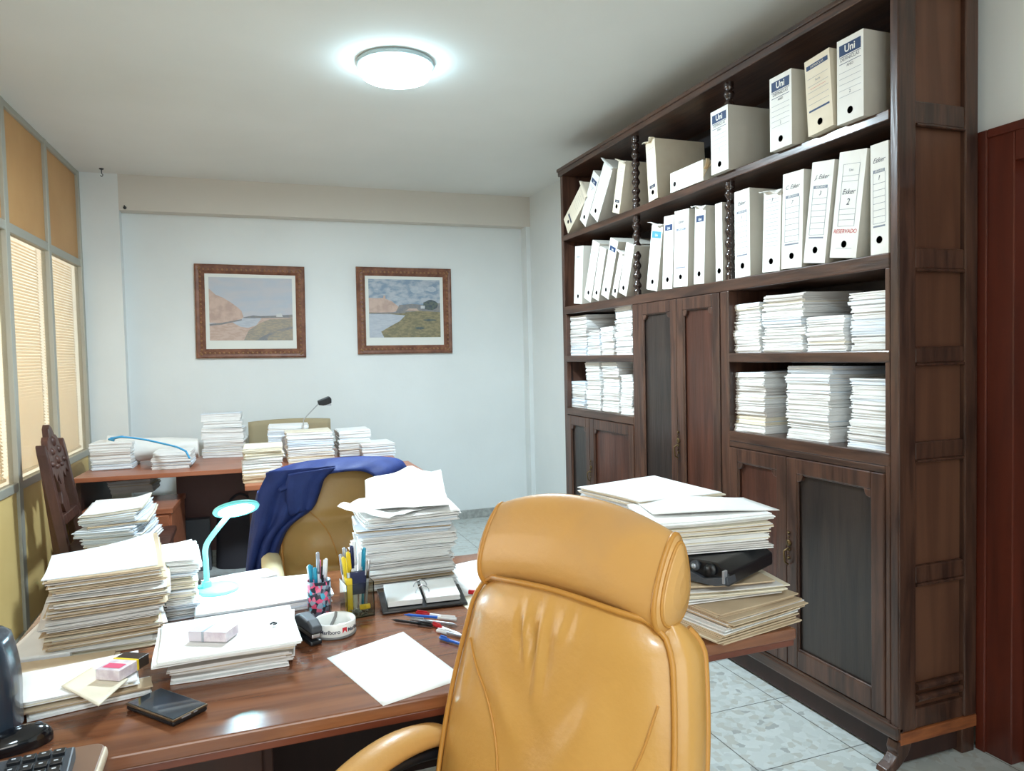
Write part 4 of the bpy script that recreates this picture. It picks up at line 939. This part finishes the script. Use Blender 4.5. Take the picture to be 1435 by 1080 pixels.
# papers at the right behind the chair
lp_([(625, 795), (645, 836), (720, 825), (690, 781)], D+.001, 'white sheet beyond the calendar beside the mustard chair', thick=.004)
lp_([(640, 840), (660, 858), (740, 845), (700, 818)], D+.0, 'cream sheet just behind the mustard headrest', pc, thick=.001)
t = MB(); pr = Z(657, 829, D+.01); t.tube([pr, pr+Vector((.03, -.02, 0))], .007, 10); tag(t.build('red_marker', red), 'red marker end beside the mustard chair back', 'marker')
# central tall pile
q0 = Z(505, 838, D); q1 = Z(626, 815, D)
o = pile(.445, 2.255, D, -.05, .275, .27, .215, 9, 'tall and white behind the calendar', 'papers tall behind the calendar', t=.0022, jit=.007, bj=.011, wts=(9, .6, .3, 3, 4), curl=.014, topw=0, lean=(.01, .0))
# crumpled sheets on top
def wad(cx, cy, z, w_, d_, amp, seed, label, rz=0):
    c, s = math.cos(rz), math.sin(rz)
    def fn(u, v):
        x, y = (u-.5)*w_, (v-.5)*d_
        n = noise.noise(Vector((u*3+seed, v*3, seed)))
        rise = amp*max(0, (v-.25))**1.3*(1.2-abs(u-.6))*1.5
        return (cx+c*x-s*y, cy+s*x+c*y, z+.004+rise+abs(n)*.022*(.3+v))
    t = MB(); t.grid(fn, 16, 16, thick=.0015, smooth=False); return tag(t.build('crumpled_sheet', pw), label, 'paper')
wad(.47, 2.27, D+.232, .25, .25, .065, 1.3, 'crumpled white sheets peaking on the tall pile behind the calendar', -.15)
wad(.40, 2.22, D+.222, .20, .22, .012, 5.1, 'curled sheet jutting towards the tan chair from the tall pile', .6)
# ---------------------------------------------------------------- right-hand pile with toner
def rp(*a, **k): return pile(*a, **k)
pile(1.115, 1.585, D, .19, .27, .34, .075, 4, 'at the very bottom near the desk corner', 'papers lowest near the desk corner', t=.0028, jit=.010, bj=.014, wts=(2, 3, 9, 2, 0), adj='manila', curl=.006)
pile(1.10, 1.60, D+.080, -.12, .27, .30, .045, 3, 'under the toner cartridge', 'papers under the toner cartridge', t=.0028, jit=.012, bj=.016, wts=(3, 3, 8, 3, 0), adj='manila', curl=.006)
tz = D+.1295
tR, tL = Z(1022, 824, tz), Z(948, 808, tz)
tn = thing('toner_cartridge', 'black and grey toner cartridge squeezed between the paper bundles', 'cartridge', (tR.x, tR.y, tz+.002), rz=math.atan2(tL.y-tR.y, tL.x-tR.x)-PI/2)
t = MB(); t.prism([(0, 0), (.12, 0), (.13, .02), (.125, .05), (.03, .052), (0, .03)], 0, .24, 'x'); t.build('housing', blk, tn, bevel=.004)
t = MB(); t.prism([(-.004, .008), (.03, -.001), (.13, .0), (.134, .03), (.10, .026), (.06, .012), (.0, .026)], -.012, .03, 'x'); t.build('grey_cover', dgrey, tn, bevel=.002)
t = MB(); t.lathe([(0, -.010), (.012, -.010), (.012, 0), (0, 0)], 18, (0, .085, .038), ax='x'); t.build('gear', dgrey, tn)
t = MB(); t.lathe([(0, -.010), (.015, -.010), (.015, 0), (0, 0)], 18, (0, .045, .034), ax='x'); t.build('gear', blk, tn)
t = MB(); t.lathe([(0, -.014), (.006, -.014), (.006, -.010), (0, -.010)], 14, (0, .085, .038), ax='x'); t.build('gear_pin', silver, tn)
t = MB(); t.box(-.016, .0, .004, .010, .01, .04); t.build('catch', silver, tn, bevel=.001)
pile(1.10, 1.615, tz+.056, -.18, .30, .22, .082, 5, 'above the toner cartridge, tied with a string', 'papers above the toner cartridge', t=.0026, jit=.007, bj=.008, wts=(4, 3, 7, 3, 0), adj='brownish', curl=.004, topw=0)
pile(1.13, 1.90, tz+.062, .10, .30, .31, .085, 4, 'reaching back towards the cupboard doors', 'papers reaching back', t=.0028, jit=.007, bj=.010, wts=(9, 2, 1, 2, 2), curl=.004, topw=0)
# support under the rear pile so it rests on papers below
pile(1.13, 1.93, D, .1, .28, .28, .189, 4, 'below the rear bundles beside the cartridge', 'papers below the rear bundles', t=.003, jit=.008, bj=.010, wts=(6, 3, 4, 2, 1), adj='pale')
z_t = tz+.056+.091
sheet('folded_sheet', [(.96, 1.60), (1.27, 1.50), (1.29, 1.67), (1.0, 1.76)], z_t-.003, 'white folded sheet topping the bundles above the toner', pw, .0012, bend=.008)
# ================================================================ MUSTARD EXECUTIVE CHAIR
def exec_chair(origin, fwd, label, grp, top_l=None, scale=1, leather_m=leather, headrest=True):
    """local frame: x lateral, y = facing direction, z up. origin: point on floor under top of back front face"""
    ang = math.atan2(fwd[1], fwd[0])-PI/2
    r = thing('executive_chair', label, 'chair', origin, rz=ang, group=grp)
    zb, zt = .50, 1.005
    def hw(v): # half width over height
        return .222+.036*math.sin(min(1, max(0, (1-v)*1.15))*PI*.75)-.022*max(0, (v-.88)/.12)**2
    def wr(u, v):  # wrinkles and puffs
        s = 0
        def ridge(u0, v0, g, wu, wv_, a):
            du = u-u0-g*(v-v0); e = math.exp(-((v-v0)/wv_)**2)
            return a*e*(math.exp(-(du/wu)**2)-.75*math.exp(-((du-1.9*wu)/(1.2*wu))**2)-.6*math.exp(-((du+1.9*wu)/(1.2*wu))**2))
        if headrest:
            for q in ((.02, .82, .03, .034, .11, .0085), (.17, .85, .45, .030, .075, .0085), (-.15, .91, -.8, .03, .05, .003), (-.30, .93, -.6, .03, .04, .002),
                      (.80, .66, .1, .04, .07, .006), (.84, .80, .0, .03, .07, .005), (.30, .62, 1.5, .12, .10, .005), (-.2, .48, -1.3, .16, .14, .005), (-.45, .68, -.9, .10, .10, .004)): s += ridge(*q)
            s += .004*math.sin(u*4+v*5)*math.exp(-((v-.4)/.4)**2)
        else:
            s += .028*math.exp(-((v-.42)/.13)**2)*(1-u*u)-.018*math.exp(-((v-.60)/.05)**2)*(1-u*u)+.03*math.exp(-((v-.10)/.14)**2)-.02*math.exp(-((v-.26)/.035)**2)*(1-.5*u*u)
            s += .006*math.sin(u*6+v*9)*math.exp(-((v-.5)/.3)**2)
        return s
    def yb(v): return .13*(1-v)**1.15-.0*v      # back leans: lower part further forward
    def front(u, v):
        w_ = hw(v); x = u*w_; z = zb+(zt-zb)*v-.012*(1-u*u)*0
        edge = max(0, 1-abs(u)**5)
        y = yb(v)+.030*edge*math.sin(min(1, (1-v)*6+.25)*PI/2)*1.0-.026*abs(u)**3+wr(u, v)*edge
        z += .022*(1-u*u)*v
        return Vector((x, y, z))
    th = .075
    # closed body: loop of u going front then around back
    nu, nv = 44, 60
    def body(i, v):
        n_f = 64; n_s = 6; n_b = 10
        w_ = hw(v); th = .075*(1-.55*max(0, (v-.88)/.12)**2)
        if i <= n_f:
            u = -.97+1.94*i/n_f; return front(u, v)-Vector((0, 0, .012*max(0, (v-.9)/.1)**2*abs(u)**8))
        j = i-n_f
        if j <= n_s:
            q = PI*j/n_s; e = front(.97, v); return Vector((e.x+.016*math.sin(q)+.006*math.sin(q/2), e.y-(th/2)*(1-math.cos(q)), e.z))
        j -= n_s
        if j <= n_b:
            u = .97-1.94*j/n_b; e = front(.97, v); z = front(abs(u) if abs(u) < .97 else .97, v).z; return Vector((u*w_, e.y-th-.012*(1-u*u), z))
        j -= n_b; q = PI*j/n_s; e = front(-.97, v); return Vector((e.x-.016*math.sin(q)-.006*math.sin(q/2), e.y-th+(th/2)*(1-math.cos(q)), e.z))
    tot = 64+6+10+6
    t = MB(); rows = [[body(i, v/nv) for i in range(tot)] for v in range(nv+1)]
    vs = [p for row in rows for p in row]; fs = [(a*tot+b, a*tot+(b+1) % tot, (a+1)*tot+(b+1) % tot, (a+1)*tot+b) for a in range(nv) for b in range(tot)]
    t.add(vs, fs, 0, True)
    for row, flip in ((rows[0], 1), (rows[-1], 0)):
        cpt = sum(row, Vector())/tot; vs = row+[cpt]; t.add(vs, [((k+1) % tot, k, tot) if flip else (k, (k+1) % tot, tot) for k in range(tot)], 0, True)
    back = t.build('backrest', leather_m, r)
    # piping on front edges (with mitred turn at the top), and on the outer side
    for s_ in (-1, 1):
        P = [front(s_*.955, v/30)+Vector((s_*.004, .004, 0)) for v in range(0, 30)]
        P += [front(s_*.93, .985)+Vector((0, .005, .004)), front(s_*.86, 1.0)+Vector((0, .006, .004))]
        t = MB(); t.tube(P, .0048, 8); t.build('piping', leatherp, back)
        P = [body(69 if s_ > 0 else 81, v/40)+Vector((s_*.001, 0, 0)) for v in range(0, 40)]
        t = MB(); t.tube(P, .006, 8); t.build('piping', leatherp, back)
    t = MB(); t.tube([front(-.86+1.72*k/24, 1.0)+Vector((0, .006, .004)) for k in range(25)], .005, 8); t.build('piping', leatherp, back)
    # curved seams
    def seam(pts, nm='seam'):
        c = crv([(a, b, 0) for a, b in pts], 10); t = MB(); t.tube([front(p.x, p.y)+Vector((0, .0012, 0)) for p in c], .0024, 6); t.build(nm, leatherp, back)
    seam([(-.88, .78), (-.78, .62), (-.62, .44), (-.38, .28), (-.05, .16)]); seam([(-.95, .50), (-.88, .42), (-.76, .29), (-.6, .1)])
    seam([(.82, .78), (.62, .69), (.45, .61), (.30, .50), (.2, .34), (.15, .17)]); seam([(-.05, .16), (.15, .17)])
    if headrest:
        hz0, hz1 = .992, 1.142; hwid = .200
        def sec(q, u):   # teardrop cross-section angle q
            arch = 1+.0*u; H_ = (hz1-hz0)+.020*(1-u*u)
            zc = hz0+.02*(1-u*u)+H_/2; cz = math.sin(q); cy_ = math.cos(q)
            wid = .043*(1-.38*cz)  # narrower at top
            return zc+H_/2*cz, -.034+wid*cy_-.03*(cz*.5+.5)*.9
        n_q, n_u = 32, 24; rows = []
        for k in range(n_u+1):
            u = -1+2*k/n_u; rr_ = 1 if abs(u) < .999 else .985
            rows.append([Vector((u*hwid*(1+.06*(.5-sec(2*PI*j/n_q, u)[0]+hz0)*0), sec(2*PI*j/n_q, u)[1], sec(2*PI*j/n_q, u)[0])) for j in range(n_q)])
        t = MB(); vs = [p for row in rows for p in row]
        t.add(vs, [(a*n_q+b, a*n_q+(b+1) % n_q, (a+1)*n_q+(b+1) % n_q, (a+1)*n_q+b) for a in range(n_u) for b in range(n_q)], 0, True)
        for s_, row in ((-1, rows[0]), (1, rows[-1])):
            cpt = sum(row, Vector())/n_q
            prev = row
            for f_, o_ in ((.8, .010), (.5, .016), (.2, .018)):
                ring = [cpt+(p-cpt)*f_+Vector((s_*o_, 0, 0)) for p in row]; vs = prev+ring
                t.add(vs, [(a, (a+1) % n_q, n_q+(a+1) % n_q, n_q+a) if s_ < 0 else (n_q+a, n_q+(a+1) % n_q, (a+1) % n_q, a) for a in range(n_q)], 0, True); prev = ring
            t.add(prev, [list(range(n_q))], 0, True)
        hd_ = t.build('headrest', leatherw, r)
        for s_, row in ((-1, rows[0]), (1, rows[-1])):
            t = MB(); t.tube([p+Vector((-s_*.004, 0, 0)) for p in row]+[row[0]+Vector((-s_*.004, 0, 0)), row[1]+Vector((-s_*.004, 0, 0))], .0048, 8, cap=False); t.build('piping', leatherp, hd_)
            cpt = sum(row, Vector())/n_q
            ring = [cpt+(p-cpt)*.86+Vector((s_*.006, 0, 0)) for p in row]; t = MB(); t.tube(ring+ring[:2], .003, 8, cap=False); t.build('piping', leatherp, hd_)
    # seat
    def seatf(u, v):
        a = (u-.5)*2; b = v; e = (1-abs(a)**4)*(1-abs(2*b-1)**6); return (a*.255, .05+.50*b, .47+.055*e)
    t = MB(); t.grid(seatf, 20, 20, thick=(0, 0, -.09)); t.build('seat', leather_m, r, bevel=.01)
    # arms
    for s_ in (-1, 1):
        P = crv([(s_*.285, .0, .66), (s_*.292, .06, .690), (s_*.295, .16, .695), (s_*.295, .27, .665), (s_*.292, .36, .60), (s_*.29, .40, .54)], 6)
        rs = [.022+.010*math.sin(PI*min(1, max(0, k/(len(P)-1)*1.0))) for k in range(len(P))]; rs[0] = .012
        t = MB(); t.tube(P, rs, 14, flat=(.75, 1.15)); arm = t.build('armrest', leatherw, r)
        P2 = crv([(s_*.275, -.05, .62), (s_*.285, .06, .655), (s_*.288, .16, .662), (s_*.288, .27, .635), (s_*.285, .37, .56), (s_*.27, .36, .44), (s_*.2, .28, .38)], 6)
        t = MB(); t.tube(P2, .011, 10); t.build('arm_frame', blk, r)
    t = MB(); t.lathe([(0, .07), (.03, .07), (.03, .25), (.02, .25), (.02, .38), (0, .38)], 20, (0, .28, 0)); t.build('gas_column', blk, r)
    t = MB(); t.box(-.09, .09, .16, .40, .37, .385); t.build('mechanism', blk, r)
    for k in range(5):
        q = 2*PI*k/5+.3; e = Vector((.29*math.cos(q), .28+.29*math.sin(q), .065)); t = MB(); t.tube([(0, .28, .10), e], [.028, .016], 10); lg = t.build('leg', blk, r)
        t = MB()
        for o_ in (-.012, .012): t.lathe([(0, -.008), (.022, -.008), (.025, 0), (.022, .008), (0, .008)], 14, (e.x, e.y, .025) if o_ < 0 else (e.x, e.y+.024, .025), ax='y')
        t.build('caster', blk, lg)
    return r
fw = Vector((-.90, -.43)).normalized()
exec_chair((.500, 1.150, 0), fw, 'mustard leather executive chair in front of the desk, turned aside', 'leather office chairs')
vc = exec_chair((.365, 2.97, 0), Vector((.03, -1)).normalized(), 'tan leather chair beyond the desk with a navy jacket over its back', 'leather office chairs', leather_m=leather2, headrest=False)
for o in vc.children:
    if o.name.startswith('armrest'): o.data.materials[0] = cream
# ---------------------------------------------------------------- navy jacket
YJ = 2.87
top = [(377, 662), (417, 650), (460, 644), (504, 641), (553, 643), (569, 654), (577, 678)]
bot = [(347, 815), (372, 786), (400, 744), (424, 713), (446, 690), (452, 668), (493, 659), (515, 661), (531, 677), (539, 700), (577, 690)]
def polyl(P, n):
    P = [Vector((a, b, 0)) for a, b in P]; L = [0]
    for a, b in zip(P[:-1], P[1:]): L.append(L[-1]+(b-a).length)
    out = []
    for k in range(n+1):
        s_ = L[-1]*k/n
        for i in range(len(P)-1):
            if s_ <= L[i+1]+1e-6: f_ = (s_-L[i])/max(1e-6, L[i+1]-L[i]); out.append(P[i].lerp(P[i+1], f_)); break
    return out
jk = thing('jacket', 'navy blue jacket draped over the back of the tan chair', 'jacket', (0, 0, 0))
# left front panel hangs from shoulder; build strip from top curve to lower edge
left_out = [(377, 660), (366, 680), (360, 700), (355, 740), (350, 775), (346, 815)]
left_in = [(470, 652), (455, 668), (447, 690), (436, 712), (400, 744), (378, 815)]
A_, B_ = crv([(a, b, 0) for a, b in left_out], 6), crv([(a, b, 0) for a, b in left_in], 6)
def panel(A_, B_, nu, yoff, fold, ph):
    nv = len(A_)-1
    def fn(u, v):
        k = min(nv, int(round(v*nv))); p = A_[k].lerp(B_[k], u); 
        yy = YJ-yoff-.012*math.sin(u*PI)+fold*math.sin(u*17+ph+v*3)*(.3+v*.7)+.05*(1-min(1, v*5))**2*0
        return Yp(p.x, p.y, yy)
    t = MB(); t.grid(fn, nu, nv, thick=.006); return t
panel(A_, B_, 26, .0, .012, .5).build('front_panel', navy, jk)
# lapel fold
A2 = crv([(404, 664, 0), (400, 690, 0), (405, 720, 0), (418, 716, 0)], 5); B2_ = crv([(470, 654, 0), (452, 672, 0), (446, 690, 0), (436, 714, 0)], 5)
panel(A2, B2_, 10, .018, .005, 1.5).build('lapel', navy, jk)
# yoke over the top of the chair, to the right shoulder
C1 = crv([(377, 662, 0), (417, 650, 0), (460, 644, 0), (504, 641, 0), (553, 643, 0), (569, 655, 0), (578, 682, 0)], 6)
C2 = crv([(392, 690, 0), (425, 676, 0), (462, 664, 0), (505, 660, 0), (528, 672, 0), (540, 700, 0), (566, 686, 0)], 6)
t = MB()
nC = len(C1)-1
def yoke(u, v):
    k = min(nC, int(round(u*nC))); p = C1[k].lerp(C2[k], v); q = math.sin(v*PI/2)
    return Yp(p.x, p.y, YJ+.10*(1-q)-.016*v+.006*math.sin(u*30+v*4))
t.grid(yoke, nC, 10, thick=.006); t.build('yoke', navy, jk)
# back side hanging behind the chair
def bk(u, v):
    a, b = Yp(372, 660, YJ+.13), Yp(582, 672, YJ+.13); p = a.lerp(b, u); tz_ = Yp(C1[min(nC, int(round(u*nC)))].x, C1[min(nC, int(round(u*nC)))].y, YJ+.10).z
    return (p.x, YJ+.10+.035*min(1, v*4)+.008*math.sin(u*22+v*2), tz_-.55*v)
t = MB(); t.grid(bk, nC, 12, thick=.006); t.build('back_panel', navy, jk)
# sleeve hanging at left side
sl = [Yp(368, 690, YJ+.05), Yp(360, 730, YJ+.06), Yp(354, 780, YJ+.07), Yp(350, 840, YJ+.07)]
t = MB(); t.tube(crv(sl, 5), .035, 12, flat=(.6, 1)); t.build('sleeve', navy, jk)
# ================================================================ MINT LAMP
lb_ = Z(305, 827, lamp_z)
ml = thing('desk_lamp', 'mint green LED desk lamp switched on over the white papers', 'lamp', (lb_.x, lb_.y, lamp_z+.0006))
O = Vector((lb_.x, lb_.y, lamp_z+.0006))
t = MB(); t.lathe([(.0, 0), (.058, 0), (.06, .004), (.056, .010), (.03, .014), (0, .015)], 36); t.build('base', mint, ml)
sx = Yp(290, 822, O.y).x-O.x; b2 = Yp(288, 768, O.y)-O; b3 = Yp(296, 752, O.y)-O; b4 = Yp(320, 722, O.y)-O
t = MB(); t.tube(crv([(sx, 0, .010), (sx, 0, b2.z*.6), b2, b3, b4], 8), .0075, 12, flat=(1, .8)); t.build('stem', mint, ml)
t = MB(); t.tube([(sx, 0, .008), (sx, 0, .03)], .013, 12); t.tube([(sx-.028, -.004, .017), (sx, 0, .017)], .005, 8); t.build('joint', mint, ml)
hc = Yp(331, 713, O.y)-O
mlh = Matrix.Translation(hc) @ Matrix.Rotation(-.12, 4, 'Y') @ Matrix.Rotation(-.50, 4, 'X')
led = mat('led_disc', (255, 255, 255), .4, emit=(206, 236, 255), estr=70)
t = MB(); t.lathe([(0, .010), (.045, .009), (.062, .004), (.064, 0), (.062, -.004), (.050, -.005)], 36, M=mlh); t.build('head', mint, ml)
t = MB(); t.lathe([(.044, -.0055), (.03, -.007), (0.0005, -.0075)], 30, M=mlh); t.build('led_disc', led, ml)
# ================================================================ LIGHT
def area(name, loc, rot, sx, sy, col, pw_):
    l = bpy.data.lights.new(name, 'AREA'); l.shape = 'RECTANGLE'; l.size = sx; l.size_y = sy; l.color = col; l.energy = pw_
    o = bpy.data.objects.new(name, l); o.location = loc; o.rotation_euler = rot; COL.objects.link(o); return o
area('hall_window_light', (-3.05, 4.2, 1.5), (0, -PI/2, 0), 2.0, 4.0, (1, .90, .78), 44)
area('rear_fill_light', (-.2, Y0+.06, 1.6), (PI/2, 0, 0), 2.2, 1.4, (1, .95, .88), 14)  # added warm fill from behind the camera; that wall has no window
wd_ = bpy.data.worlds.new('world'); bpy.context.scene.world = wd_; wd_.use_nodes = True
wd_.node_tree.nodes['Background'].inputs[0].default_value = (.9, .93, 1, 1); wd_.node_tree.nodes['Background'].inputs[1].default_value = .3
sc = bpy.context.scene; sc.view_settings.view_transform = 'Standard'; sc.view_settings.look = 'None'; sc.view_settings.gamma = 1; sc.view_settings.use_curve_mapping = False
sc.view_settings.exposure = 1.58
sc.cycles.max_bounces = 10
